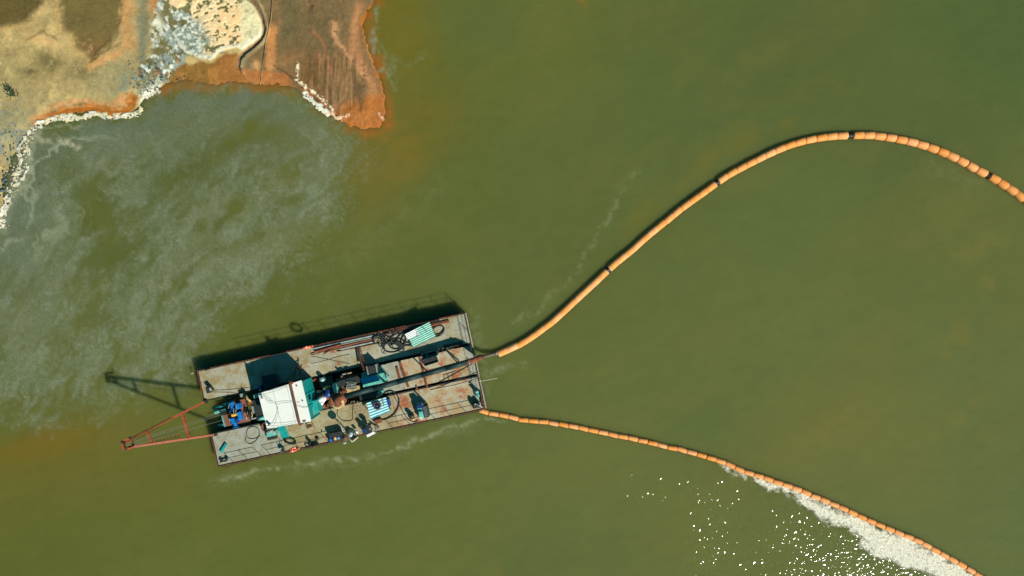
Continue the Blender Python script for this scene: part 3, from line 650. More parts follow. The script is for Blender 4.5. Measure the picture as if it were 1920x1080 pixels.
BOOMF = [(1325,857),(1358,877),(1375,889),(1403,898),(1422,908),(1442,917),(1455,921),(1470,920),(1486,937),(1499,947),(1515,957),(1528,966),(1545,982),(1582,990),(1603,1007),(1620,1027),(1635,1042),(1669,1048),(1687,1060),(1725,1073),(1749,1082),(1820,1122),(1930,1190),(2000,1250),(2090,1246),(1960,1160),(1860,1095),(1796,1054.7),(1723,1014.4),(1650,984.4),(1580.6,952.5),(1509.7,922.7),(1455,903),(1401,886),(1345.6,862.5)]
def dboom(X, Y):
    a = X+(fbm(X, Y, 16, 5, 511)-.5)*20; c = Y+(fbm(X, Y, 16, 5, 513)-.5)*20
    d = psd(a, c, BOOMF); inb = psd(X, Y, BOOMF[:1]+BOOMF[1:])
    yl = np.interp(X, lx, ly); D = ss(-18, 8, d)*(.10+.55*ss(-6, 20, d)+.70*fbm(X, Y, 7, 6, 517, .72)-.28*ss(.45, .7, fbm(X, Y, 20, 5, 518, .6, -32, 2)))
    D = np.where(Y < yl-1, 0, D)
    return D*ss(1330, 1365, X)
foam_sheet('floating_froth', 1320, 2100, 850, 1250, dboom, m_foam, 'long wedge of white froth banked up against the thin orange float line', 'froth')
def dbank(X, Y):
    D = np.zeros(X.shape)
    jx = X+(fbm(X, Y, 10, 4, 521)-.5)*10; jy = Y+(fbm(X, Y, 10, 4, 523)-.5)*10
    for pts, wd in [([(4,425),(8,400),(14,378),(20,360),(12,395)],8),([(26,345),(36,325),(40,300),(34,285),(46,262),(60,244),(74,232)],6.5),([(48,262),(56,290),(52,318),(44,336),(30,352)],4),([(66,240),(80,233),(96,226),(130,219),(150,222)],6.5),([(118,219),(136,224)],7),([(160,218),(176,215),(215,222),(262,212)],6),([(278,178),(296,170)],10),([(572,180),(600,202)],4.5)]:
        d = pdist(jx, jy, pts); D = np.maximum(D, ss(wd, wd*.3, d))
    return D*ss(.28, .52, fbm(X, Y, 4.6, 4, 525, .66))*(.42+.7*fbm(X, Y, 14, 3, 526))
def foam_sheet2():
    xs = np.arange(-10, 740, 1.3); ys = np.arange(110, 440, 1.3); X, Y = np.meshgrid(xs, ys); D = dbank(X, Y)
    Z = .10+.38*ss(-2, 16, psd(X, Y, SHORE))+.035*np.clip(D, 0, 1)*(.3+fbm(X, Y, 4, 3, 529))
    o = grid_object('bank_froth', xs, ys, Z, m_foam, {'froth_cover': np.clip(D, 0, 1)}, keep=D > .04)
    tag(o, 'patchy cream froth washed up along the sandy waterline', 'froth', None, 'stuff')
foam_sheet2()

# clumps of froth and small stones on the left bank
def lumps(name, mat, spots, label, cat):
    mb = MB()
    for (x, y, r, z) in spots:
        c = P(x, y, 0)+Vector((0, 0, z)); k = 7; rr = r*PX
        ring = lambda f, h: [c+Vector((math.cos(2*math.pi*i/k)*rr*f*random.uniform(.75, 1.2), math.sin(2*math.pi*i/k)*rr*f*random.uniform(.75, 1.2), h*rr)) for i in range(k)]
        vs = ring(1, -.3)+ring(.95, .25)+ring(.5, .62); fs = [tuple(range(2*k, 3*k))]
        for q in range(2):
            for i in range(k): fs.append((q*k+i, q*k+(i+1) % k, (q+1)*k+(i+1) % k, (q+1)*k+i))
        mb.add(vs, fs)
    return single(name, mb, mat, P(spots[0][0], spots[0][1], 0), label, cat, None, 'stuff', True)
sp = [(41,299,4.2,.1),(29,326,5,.1),(42,335,4.2,.1),(28,347,4,.1),(49,283,3.6,.15),(16,376,3,.12),(9,372,2.6,.1)]
for i in range(150):
    t = random.random(); pl = [(62,248),(46,275),(38,300),(32,325),(26,350),(14,378),(8,400),(6,425)]
    a = t*(len(pl)-1); j = int(a); f = a-j; q0, q1 = pl[j], pl[min(j+1, len(pl)-1)]
    sp.append((q0[0]+(q1[0]-q0[0])*f+random.gauss(0, 6), q0[1]+(q1[1]-q0[1])*f+random.gauss(0, 4), random.uniform(.6, 2.0), .1))
lumps('froth_clumps', m_crust, sp, 'cream clumps of froth stranded along the left bank', 'froth clumps')
sp = []
for i in range(110): sp.append((random.gauss(262, 18), random.gauss(146, 22), random.choice([.5,.6,.8,1.0,1.8]), .36))
for i in range(70): sp.append((random.gauss(300, 20), random.gauss(146, 10), random.choice([.5,.6,.9,1.5]), .3))
for i in range(60): sp.append((random.gauss(20, 12), random.gauss(290, 50), random.uniform(.7, 1.8), .3))
for i in range(30): sp.append((random.gauss(6, 8), random.gauss(350, 14), random.uniform(1.2, 3), .25))
lumps('shore_rubble', m_stone, sp, 'dark grey stones scattered over the bank between sand and froth', 'stones')
for k, (cx, cy, lab, nn) in enumerate([(22,169,'upper of the two low dark green plants on the pale sand at the left',26),(31,180,'lower of the two low dark green plants on the pale sand at the left',20)]):
    mb = MB()
    for i in range(nn*4):
        a = random.uniform(0, 6.28); r = abs(random.gauss(0, .26)); c = P(cx, cy)+Vector((r*math.cos(a)*1.3, r*math.sin(a), .45+random.uniform(0, .3)))
        d = Vector((math.cos(a), math.sin(a), .5)).normalized()*.13; s_ = Vector((-math.sin(a), math.cos(a), 0))*.06
        mb.add([c-d*.5, c+s_, c+d, c-s_], [(0, 1, 2, 3)])
    t = root('low_shrub', P(cx, cy, 0)+Vector((0, 0, .35)), 0, lab, 'plant', 'low plants on the sand')
    part('foliage', mb, m_leaf, t); st = MB(); st.cyl(P(cx, cy)+Vector((0, 0, .3)), P(cx, cy)+Vector((0, 0, .6)), .03, 6); part('stem', st, m_wood, t)
mb = MB(); mb.tube([P(519, -30)+Vector((0, 0, .75)), P(512, 40)+Vector((0, 0, .62)), P(503, 80)+Vector((0, 0, .6)), P(496, 120)+Vector((0, 0, .5)), P(489, 160)+Vector((0, 0, .12))], .035, 6)
single('mooring_cable', mb, M('cable_jacket', alb(200, 165, 110), alb(90, 60, 40), .25, .6), P(500, 80), 'thin cable running down the muddy spit into the water', 'cable')

# ------------------------------------------------------------------ floats
def catmull(pts, n=10):
    pts = [Vector((x, y, 0)) for x, y in pts]; out = []
    for i in range(len(pts)-1):
        p0 = pts[max(i-1, 0)]; p1 = pts[i]; p2 = pts[i+1]; p3 = pts[min(i+2, len(pts)-1)]
        for k in range(n):
            t = k/n; out.append(.5*((2*p1)+(p2-p0)*t+(2*p0-5*p1+4*p2-p3)*t*t+(3*p1-p0-3*p2+p3)*t**3))
    out.append(pts[-1]); return out
def resample(c):
    d = [0]
    for a, b_ in zip(c[:-1], c[1:]): d.append(d[-1]+(b_-a).length)
    return np.array(d), np.array([[p.x, p.y] for p in c])
def at_len(d, q, s_): return np.array([np.interp(s_, d, q[:, 0]), np.interp(s_, d, q[:, 1])])
def float_line(name, label, cat, pts, spacing, r, zc, breaks, gap, jig, faded, mid):
    d, q = resample(catmull(pts))
    t = root(name, P(*pts[0], 0), 0, label, cat)
    L_ = spacing*PX; hl = L_/2-gap
    def prof(rr, hl): return [(rr*.80, -hl), (rr*.93, -hl+.03), (rr, -hl+.09), (rr, hl-.09), (rr*.93, hl-.03), (rr*.80, hl)]
    mb = MB(); mb.lathe((0, 0, 0), prof(r, hl), 20, (1, 0, 0)); fme = new_mesh('float', mb.v, mb.f, m_float, True)
    mb2 = MB(); mb2.v = mb.v; mb2.f = mb.f; fme2 = new_mesh('float', mb2.v, mb2.f, m_floatp, True)
    s3 = MB(); s3.tube_rings(Vector((0, 0, 0)), Vector((1, 0, 0)), [(r*.98, -.02), (r*1.02, -.012), (r*1.02, .012), (r*.98, .02)], 20)
    sme = new_mesh('flange', s3.v, s3.f, m_seam, True)
    bl = [float(d[np.argmin(np.hypot(q[:, 0]-bx, q[:, 1]-by))]) for bx, by, _ in breaks]
    hose = MB(); cp = [P(*at_len(d, q, s_), 0) for s_ in np.arange(1, d[-1], 8)]
    hose.tube([(p.x, p.y, zc) for p in cp], r*.62, 10); part('inner_hose', hose, m_black, t, True)
    edges = [1.0]
    for bs, (_, _, bw) in zip(bl, breaks):
        edges += [bs-bw/2, bs+bw/2]
        e = at_len(d, q, bs+2)-at_len(d, q, bs-2); a = math.atan2(-e[1], e[0])
        cb = MB(); w_ = bw*PX; p = P(*at_len(d, q, bs), 0); ax = Vector((math.cos(a), math.sin(a), 0)); cc = Vector((p.x, p.y, zc))
        for off in (-w_*.28, 0, w_*.28): cb.tube_rings(cc+ax*off, ax, [(r*.78, -.03), (r*.84, -.02), (r*.84, .02), (r*.78, .03)], 16)
        cb.tube_rings(cc, ax, [(r*.7, -w_*.5), (r*.7, w_*.5)], 16)
        part('flange_coupling', cb, m_dark, t, False)
    edges.append(d[-1]-1); stations = []
    for e0, e1 in zip(edges[::2], edges[1::2]):
        k = max(1, round((e1-e0)/spacing)); stations += [e0+(e1-e0)*(j+.5)/k for j in range(k)]
    for i, s_ in enumerate(stations):
        a0 = at_len(d, q, s_-spacing*.4); a1 = at_len(d, q, s_+spacing*.4); c = (a0+a1)/2; p = P(*c, 0)
        o = bpy.data.objects.new('float', fme2 if i in faded else fme); COL.objects.link(o); o.parent = t
        if i in faded: o['label'] = 'sun-faded pinkish float'
        ax = math.atan2(-(a1[1]-a0[1]), a1[0]-a0[0])+random.gauss(0, jig)
        nx, ny = -math.sin(ax), math.cos(ax); j = random.gauss(0, jig*.35)
        o.location = Vector((p.x+nx*j-t.location.x, p.y+ny*j-t.location.y, zc+random.gauss(0, .012)))
        o.rotation_euler = (random.uniform(-.3, .3), random.gauss(0, .01), ax)
        for off in ([-hl+.012, hl-.012] if mid and s_ < 380 else ([hl-.01] if random.random() < .75 else [])):
            f = bpy.data.objects.new('flange', sme); COL.objects.link(f); f.parent = o; f.location = (off, 0, 0)
    return t
float_line('floating_discharge_pipe', 'thick orange float-covered pipeline curving in a wide arc away from the barge stern', 'floating pipeline', MAIN, 20.3, .425, .10,
           [(1139.8,505.6,6), (1343,343,7), (1594,254.4,9.5), (1851.3,329.3,6.5)], .026, .012, {1}, True)
float_line('floating_boom', 'thinner orange float line trailing from the barge corner towards the lower right', 'floating boom', LOW, 19.0, .285, .06,
           [], .028, .035, {7, 18, 21}, False)

# ------------------------------------------------------------------ the dredging barge
barge = root('dredging_barge', B(0, 0, 0), BA, 'long rust-stained steel barge of three joined pontoons, machinery and railings on deck', 'barge')
LU = 513.5
def hullbox(u0, u1, v0, v1, name='pontoon', z0=-.8, z1=DK-.03, mat=m_hull):
    mb = MB(); poly = [B(u0, v0), B(u1, v0), B(u1, v1), B(u0, v1)]; mb.prism([(p.x, p.y) for p in poly], z0, z1); return part(name, mb, mat, barge)
hullbox(0, LU, 0, 57.0); hullbox(0, LU, 120.5, 182.5); hullbox(322, LU-2, 61.2, 116.2)
hullbox(118, 322, 62, 115, 'machinery_well', -.8, .55, m_rustd)
def plates(u0, u1, v0, v1, nu, nv, mat, z=DK):
    du, dv = (u1-u0)/nu, (v1-v0)/nv
    for i in range(nu):
        for j in range(nv):
            a, c = u0+i*du+.08, v0+j*dv+.08
            poly = [B(a, c), B(a+du-.16, c), B(a+du-.16, c+dv-.16), B(a, c+dv-.16)]
            mb = MB(); mb.prism([(p.x, p.y) for p in poly], z-.028, z+random.uniform(0, .006)); part('deck_plate', mb, mat, barge)
plates(1.5, LU-17, 1.5, 56, 10, 2, m_deck)
plates(1.5, 130, 122, 181, 3, 2, m_deckg); plates(130.4, 345, 122, 181, 5, 2, m_deckl); plates(345.4, LU-17, 122, 181, 3, 2, m_deckr)
plates(323.5, 372, 61.5, 115.5, 1, 2, m_deckg); plates(372.4, LU-17, 61.5, 115.5, 3, 2, m_deckr)
for v0, v1 in ((1.5, 56), (61.5, 115.5), (122, 181)): plates(LU-16.6, LU-2.5, v0, v1, 1, 2, m_deckg)
def strip(u0, v0, u1, v1, w_=.055, z0=DK-.1, z1=DK+.05, name='edge_coaming', mat=m_rim):
    mb = MB(); a, c = B(u0, v0, (z0+z1)/2), B(u1, v1, (z0+z1)/2); mb.bar(a, c, w_, z1-z0); return part(name, mb, mat, barge)
strip(0, -.4, LU, -.4); strip(0, 183, LU, 183, .05, mat=m_rustd); strip(-.6, 0, -.6, 57); strip(-.6, 121, -.6, 183); strip(LU+.6, 0, LU+.6, 183, .12, name='edge_coaming', mat=m_deckg)
strip(LU-16.8, 0, LU-16.8, 182, .03, DK, DK+.03, 'stiffener', m_dark)
for v in (57.4, 120.1): strip(2, v, LU-2, v, .05, DK-.1, DK+.06, mat=m_dark)
# added thin tubes drawing the faint brown lines along the hull at the waterline
mb = MB()
for off in (5, 10): mb.tube([B(-off+20, 184+off, .02), B(-off, 183+off*.5, .02), B(-off, 118, .02)], .05, 6); mb.tube([B(-off, 62, .02), B(-off, 2, .02)], .05, 6)
mb.tube([B(0, 186.5, .02), B(150, 187.5, .02), B(300, 187, .02), B(500, 185.5, .02)], .05, 6); mb.cyl(B(-1, 183, 1.2), B(-9, 189, .02), .04, 6)
part('waterline_tubes', mb, m_wline, barge)
# railings
RH = 1.28
def railing(u0, v0, u1, v1, mat=m_dark, top_mat=None, hh=RH, rr=.028):
    a, c = B(u0, v0), B(u1, v1); L_ = (c-a).length; nn = max(1, round(L_/1.75)); up = Vector((0, 0, 1))
    mb = MB(); mb.cyl(a+up*hh, c+up*hh, rr, 6); mb.cyl(a+up*hh*.52, c+up*hh*.52, rr*.85, 6)
    r = part('railing', mb, mat, barge)
    for i in range(nn+1):
        p = a.lerp(c, i/nn); mb = MB(); mb.cyl(p, p+up*(hh+.01), rr*1.1, 6); mb.box(p+up*.01, (.12, .12, .02), BA); part('post', mb, mat, r)
m_railr = M('rusty_rail_paint', alb(96, 62, 44), alb(60, 50, 44), 2, .6)
railing(30, 182.3, 84, 182.3, m_railr); railing(101, 182.3, 268, 182.3, m_railr); railing(336, 182.3, 402, 182.3, m_railr); railing(417, 182.3, 506, 182.3, m_railr)
railing(96, .6, 232, .6, m_railr); railing(233, .6, 511, .6, m_railr)
railing(LU-1.2, 1, LU-1.2, 70, m_railr); railing(LU-1.2, 102, LU-1.2, 180, m_railr)
# gangway bars between the pontoons
for u, v0, v1 in ((300, 54, 62), (418, 54, 64), (395, 113, 123), (468, 55, 64)):
    mb = MB(); mb.bar(B(u, v0, DK+.06), B(u, v1, DK+.06), .16, .08); part('cross_tie', mb, m_rust, barge)

# ------------------------------------------------------------------ boom frame at the bow
g = root('bow_gantry', P(392, 784, 1.5), BA, 'orange steel A-frame reaching out over the water from the bow', 'gantry')
tipu, tipl = P(233, 829, 7.0), P(240, 839, 7.0); fu, fl = P(384, 753.5, 1.62), P(402, 815, 1.62)
def leg(a, c, w_=.22): mb = MB(); mb.bar(a, c, w_, .22); return mb
part('leg', leg(fu, tipu), m_orange, g); part('leg', leg(fl, tipl), m_orange, g)
for t_, w_ in ((.30, .26), (.735, .24), (.93, .2)):
    a, c = fu.lerp(tipu, t_), fl.lerp(tipl, t_); mb = MB(); mb.bar(a, c, w_, .18); part('cross_beam', mb, m_orange, g)
mb = MB(); mb.bar(P(229, 826, 7.1), P(233, 843, 7.1), .22, .22); mb.bar(P(231, 826, 7.2), P(246, 822, 7.1), .15, .15); mb.bar(P(235, 843, 7.2), P(252, 838, 7.0), .15, .15); part('head_beam', mb, m_orange, g)
for (x, y) in ((233, 833), (229, 829), (244, 821), (236, 841)):
    mb = MB(); mb.lathe(P(x, y, 7.35), [(.11, -.09), (.15, -.08), (.09, -.03), (.09, .03), (.15, .08), (.11, .09)], 12, (.3, 1, 0)); part('sheave', mb, m_dark, g)
mb = MB(); mb.bar(fu.lerp(tipu, .42)+Vector((0, 0, .22)), tipu+Vector((0, 0, .2)), .07); part('top_guide', mb, m_rust, g)
for o_, (x0, y0, z0, x1, y1, z1) in enumerate([(236,832,7.2,425,770,2.2),(237,835,7.2,425,774,2.2),(240,838,7.1,430,784,2.0),(250,828,6.9,300,800,4)]):
    mb = MB(); mb.cyl(P(x0, y0, z0), P(x1, y1, z1), .018, 5); part('wire', mb, m_dark, g)
for x, y, z in ((384, 753.5, 1.62), (402, 815, 1.62)):
    mb = MB(); bxp(mb, x, y, 8, 6, 1.5, 1.75); part('foot_hinge', mb, m_dark, g)
# ladder of the suction arm just below the surface
lad = root('suction_ladder', P(330, 800, 0), BA, 'faint rusty ladder frame lying in the water under the A-frame', 'suction ladder')
ml = M('submerged_rusty_steel', alb(120, 96, 42), alb(104, 96, 44), 1.5, .7)
a0, a1, b0_, b1_ = P(281, 826, .02), P(338, 812, .02), P(283, 831, .02), P(340, 820, .02)
for p, q_ in ((a0, a1), (b0_, b1_)): mb = MB(); mb.cyl(p, q_, .04, 6); part('side_rail', mb, ml, lad)
for i in range(9): mb = MB(); mb.cyl(a0.lerp(a1, i/8), b0_.lerp(b1_, i/8), .035, 6); part('rung', mb, ml, lad)
sa = root('suction_intake', P(405, 765, 0), BA, 'teal suction arm slanting into the water between the bow pontoons', 'suction intake')
mb = MB(); mb.tube([P(400, 767, .03), P(424, 757, .5), P(440, 752, 1.0)], .17, 10); part('suction_pipe', mb, m_teal, sa, True)
mb = MB(); mb.box(P(413, 771, .55), (1.35, .28, .25), BA+.05, .04); part('hoist_block', mb, m_tealg, sa)
mb = MB(); mb.bar(P(392, 781, .3), P(430, 776, .9), .08); mb.bar(P(406, 760, .4), P(432, 762, .9), .1); part('guide_bar', mb, m_dark, sa)

# ------------------------------------------------------------------ winch platform
wp = root('winch_platform', P(448, 776, .6), BA, 'red-brown steel platform carrying the blue winch at the bow', 'platform')
mb = MB(); mb.prism([(p.x, p.y) for p in quad((438,752),(459,748),(471,795),(421,800),(416,779),(426,777),(440,775), z=1.2)], .95, 1.2); part('platform_deck', mb, m_red, wp)
mb = MB()
for q in ((441, 755), (456, 752), (466, 792), (424, 797), (420, 781)): mb.cyl(P(q[0], q[1], 1.1)*1+Vector((0, 0, -1.8)), P(q[0], q[1], 1.1), .09, 8)
part('platform_leg', mb, m_rustd, wp)
mb = MB(); mb.bar(P(416, 779, 1.25), P(422, 800, 1.25), .1, .15); mb.bar(P(409, 797, .4), P(421, 797, 1.1), .25, .12); part('edge_beam', mb, m_tealg, wp)
wn_ = root('bow_winch', P(440, 778, 1.2), BA, 'bright blue two-drum winch with a yellow motor on the red-brown platform', 'winch')
def drum(cx, cy, r, ln, z, mat, ang=BA+math.pi/2):
    ax = Vector((math.cos(ang), math.sin(ang), 0)); h = ln/2; mb = MB()
    mb.tube_rings(P(cx, cy, z), ax, [(r, -h), (r, -h+.06), (r*.6, -h+.07), (r*.6, h-.07), (r, h-.06), (r, h)], 18); return mb
part('drum', drum(436, 762, .42, .9, 1.75, m_blue), m_blue, wn_, False); part('drum', drum(441, 795, .34, .8, 1.65, m_blue), m_blue, wn_, False)
for (cx, cy, lu, lv, z0, z1, mt, nm) in [(445,762,6,11,1.2,2.15,m_blue,'gear_case'),(434,768,9,5,1.2,1.9,m_blue,'bearing_block'),(448,780,7,16,1.2,1.95,m_blue,'gear_case'),(437,789,10,11,1.2,2.0,m_blue,'gear_case'),(437,778.5,9,5.5,1.5,2.25,m_yel,'motor'),(443,789,6,8,1.5,2.15,m_dblue,'brake_housing'),(431,773,5,8,1.2,1.6,m_dark,'mounting'),(445,775,5,5,1.2,1.85,m_dblue,'coupling_guard'),(430,787,3,5,1.2,1.6,m_tealg,'valve_block'),(440,800,9,4,1.2,1.8,m_blue,'end_frame')]:
    mb = MB(); bxp(mb, cx, cy, lu, lv, z0, z1, ch=.07); part(nm, mb, mt, wn_)
mb = MB(); mb.cyl(P(441, 773, 2.2), P(442, 768, 2.2), .13, 10); part('pulley', mb, m_dark, wn_)
for (x0, y0, x1, y1) in ((442,760,443,770),(430,758,428,766),(438,766,438,775)):
    mb = MB(); mb.tube([P(x0, y0, 2.2), P(x1, y1, 2.25)], .03, 6); part('hydraulic_pipe', mb, m_lgrey, wn_)

# ------------------------------------------------------------------ cabin
RQ = [(484,738),(565,713),(583.5,790),(500.5,803.5)]; RZ = [4.75, 5.15, 5.15, 4.75]
rw = [P(x, y, z) for (x, y), z in zip(RQ, RZ)]; cen = sum(rw, Vector())/4
cab = root('control_cabin', (cen.x, cen.y, DK), BA, 'tall teal control cabin with a flat white roof amidships', 'cabin')
fb_ = [Vector((cen.x+(p.x-cen.x)*(.985 if i in (1, 2) else .945), cen.y+(p.y-cen.y)*.95, 0)) for i, p in enumerate(rw)]
mb = MB(); mb.prism([(p.x, p.y) for p in fb_], DK, 0, [z-.1 for z in RZ]); walls = part('wall', mb, m_teal, cab)
mb = MB(); mb.prism([(p.x, p.y) for p in rw], 0, 0, RZ)
mb.v = [Vector((v.x, v.y, v.z if v.z > 1 else RZ[i % 4]-.09)) for i, v in enumerate(mb.v)]; part('roof', mb, m_white, cab)
def onwall(a, c, t0, t1, z0, z1, name, mat, out=.03):
    p, q_ = a.lerp(c, t0), a.lerp(c, t1); d = (q_-p).normalized(); nrm = Vector((d.y, -d.x, 0))
    if nrm.dot((p-Vector((cen.x, cen.y, 0)))) < 0: nrm = -nrm
    mb = MB(); m_ = (p+q_)/2+nrm*(out/2+.002); mb.box((m_.x, m_.y, (z0+z1)/2), ((q_-p).length, out, z1-z0), math.atan2(d.y, d.x)); return part(name, mb, mat, cab)
for k in range(1): onwall(fb_[1], fb_[2], .40, .52, 3.4, 4.1, 'window', m_glass)
wd_ = onwall(fb_[1], fb_[2], .72, .92, 1.55, 3.7, 'door', m_tealg)
for k in range(3): onwall(fb_[3], fb_[0], .1+.3*k, .32+.3*k, 2.9, 4.1, 'window', m_glass)
for k in range(3): onwall(fb_[0], fb_[1], .1+.3*k, .32+.3*k, 3.0, 4.2, 'window', m_glass); onwall(fb_[2], fb_[3], .1+.3*k, .32+.3*k, 3.0, 4.2, 'window', m_glass)
for t_ in (.02, .35, .65, .98): onwall(fb_[1], fb_[2], t_-.012, t_+.012, DK+.05, 5.0, 'wall_stiffener', m_teal, .05)
for f_ in (.34, .66):
    mb = MB(); mb.bar(rw[0].lerp(rw[1], f_)+Vector((0, 0, .012)), rw[3].lerp(rw[2], f_)+Vector((0, 0, .012)), .03, .02); part('roof_seam', mb, m_lgrey, cab)
mb = MB(); mb.bar(P(543.5, 715, 5.28), P(562.5, 797, 5.28), .17, .2); part('roof_beam', mb, m_rustd, cab)
mb = MB(); bxp(mb, 544.5, 719, 6, 5, 4.9, 5.45, ch=.04); part('beam_bracket', mb, m_rust, cab)
mb = MB(); mb.tube([P(562.5, 797, 5.2), P(592, 776, 1.6)], .09, 8); part('beam_brace', mb, m_rust, cab)
mb = MB(); mb.tube([P(562.5, 797, 5.2), P(556, 789, 4.6)], .07, 8); part('beam_brace', mb, m_rust, cab)
mb = MB(); mb.tube([P(561.5, 796, 5.2), P(563.5, 790, 1.6)], .07, 8); part('beam_post', mb, m_rust, cab)
mb = MB(); mb.tube([P(544, 716, 5.2), P(549, 711, 1.6)], .07, 8); part('beam_post', mb, m_rust, cab)
for pts in ([(489,741),(494,741),(503,747),(512,755),(519,758),(531,755),(547,754),(562,755)],[(491,748),(497,747),(504,755),(511,756)],[(517,757),(521,765),(521,778),(516,792),(512,798),(500,799)],[(486,741),(510,735),(540,725)],[(504,799),(530,797),(556,792)],[(557,761),(568,764),(580,763)]):
    mb = MB(); mb.tube([P(x, y, 5.0+.4*(x-484)/99*.55+.03) for x, y in pts], .016, 5); part('roof_cable', mb, m_dark, cab)
for x, y in ((487.5,741.5),(489,747),(556,724),(567,752),(569,791),(572,790),(502,798),(504,797)):
    mb = MB(); bxp(mb, x, y, 2.6, 1.8, 4.8, 5.25, ch=.02); part('roof_fitting', mb, m_grey, cab)
mb = MB(); bxp(mb, 589, 762, 12, 22, DK, 3.3, ch=.04); part('side_locker', mb, m_teal, cab)
stp = root('cabin_steps', P(530, 812, DK), BA, 'steep teal steps leaning against the lower side of the cabin', 'steps')
for k in range(6):
    mb = MB(); c = P(527+k*1.6, 800+k*3.6, DK+1.7-k*.3); mb.box(c, (.62, .2, .04), BA-.1); part('tread', mb, m_teal, stp)
for s_ in (-1, 1):
    mb = MB(); dx = Vector((math.cos(BA), math.sin(BA), 0))*.33*s_; mb.bar(P(527, 799, DK+1.8)+dx, P(536, 820, DK+.05)+dx, .06, .25); part('stringer', mb, m_teal, stp)
mb = MB(); mb.box(P(531, 811, DK+.82), (.58, 1.15, .05), BA-.1); part('backing_sheet', mb, m_teal, stp)

# ------------------------------------------------------------------ things on deck: generic builders
def machine(name, label, cat, base, parts_, group=None):
    t = root(name, P(base[0], base[1], base[2]), BA, label, cat, group)
    for nm, mt, fn, sm in parts_:
        mb = MB(); fn(mb); part(nm, mb, mt, t, sm)
    return t
def BX(cx, cy, lu, lv, z0, z1, rot=BA, ch=.04): return lambda mb: bxp(mb, cx, cy, lu, lv, z0, z1, rot, ch)
def CY(x0, y0, z0, x1, y1, z1, r, n_=14): return lambda mb: mb.cyl(P(x0, y0, z0), P(x1, y1, z1), r, n_)
def VC(x, y, z0, z1, r, n_=16): 
    def f(mb): c = P(x, y, z1); mb.lathe((c.x, c.y, 0), [(r*.94, z0), (r, z0+.03), (r, z1-.03), (r*.92, z1)], n_)
    return f
def TU(pts, r, n_=8): return lambda mb: mb.tube([P(*p) for p in pts], r, n_)
def TO(x, y, z, R, r, axis=(0, 0, 1)): return lambda mb: mb.torus(P(x, y, z), R, r, 28, 10, axis)

# dredge pump and drive in the well
machine('dredge_pump', 'large rusty snail-shaped dredge pump at the inner end of the long pipe', 'pump', (632,748,.55), [
    ('volute', m_rust, lambda mb: mb.lathe(P(634, 748, 1.9), [(.35, -.5), (.75, -.42), (.95, -.2), (.98, 0), (.9, .2), (.7, .36), (.3, .42)], 24, (.35, -.2, 1)), True),
    ('suction_pipe', m_rust, TU([(588,747,1.6),(604,743,1.7),(622,745,1.9)], .34, 14), True),
    ('outlet_bend', m_rust, TU([(634,757,2.1),(632,751,3.1),(636,746.5,3.75),(648,742.9,3.9)], .36, 14), True),
    ('pipe_flange', m_rustd, lambda mb: mb.tube_rings(P(608, 743, 1.75), Vector((1, .2, 0)).normalized(), [(.46, -.06), (.46, .06)], 18), False),
    ('support_strut', m_tan, TU([(641,748,3.0),(644,762,1.3)], .17, 8), True),
    ('wear_collar', m_tan, TO(633, 756, 1.9, .5, .16, (.2, .6, 1)), True),
    ('base_frame', m_rustd, BX(634, 752, 34, 22, .55, .95), False)])
machine('engine', 'big dark diesel engine with grey pipework beside the pump', 'engine', (650,722,.55), [
    ('engine_block', m_dark, BX(652, 714, 44, 16, .55, 1.9), False),
    ('cylinder_head', m_rustd, BX(652, 707, 30, 5, 1.9, 2.15), False),
    ('rocker_cover', m_grey, BX(645, 701.5, 8, 3, 1.9, 2.3), False),
    ('rocker_cover', m_tan, BX(655, 699.5, 8, 2.5, 1.9, 2.3), False),
    ('gearbox', m_dark, BX(612, 716, 26, 22, .55, 1.3), False),
    ('flywheel_guard', m_tealg, lambda mb: mb.lathe(P(631, 728, 1.9), [(.62, -.16), (.66, -.1), (.66, .1), (.62, .16)], 20, (.9, .35, .15)), False),
    ('exhaust_stack', m_rustd, VC(640, 706, .8, 2.6, .12), True),
    ('turbo', m_rustd, lambda mb: mb.lathe(P(644, 735, 1.8), [(.1, -.3), (.34, -.2), (.4, 0), (.3, .2), (.14, .3)], 16, (.5, .5, 1)), True)])
machine('cable_pile', 'tangle of pale wires and pipes heaped beside the engine', 'cable pile', (662,728,1.4), [
    ('wire', m_grey, TU([(648+random.uniform(0, 24), 722+random.uniform(-6, 10), 1.8+random.uniform(0, .3)) for _ in range(5)], .035, 5), False) for k in range(12)]+[('tray', m_tan, BX(661, 730, 26, 9, .6, 1.6), False)])
machine('drive_motor', 'small deep blue motor between the rusty pipe and the tan cover', 'motor', (616,737,1.2), [
    ('casing', m_dblue, lambda mb: mb.lathe(P(616, 737, 2.0), [(.3, -.4), (.42, -.34), (.42, .34), (.3, .4)], 18, (.25, 1, 0)), True),
    ('terminal_box', m_dblue, BX(616, 733, 5, 5, 2.0, 2.5), False), ('feet', m_dark, BX(616, 738, 9, 9, 1.0, 1.6), False)])
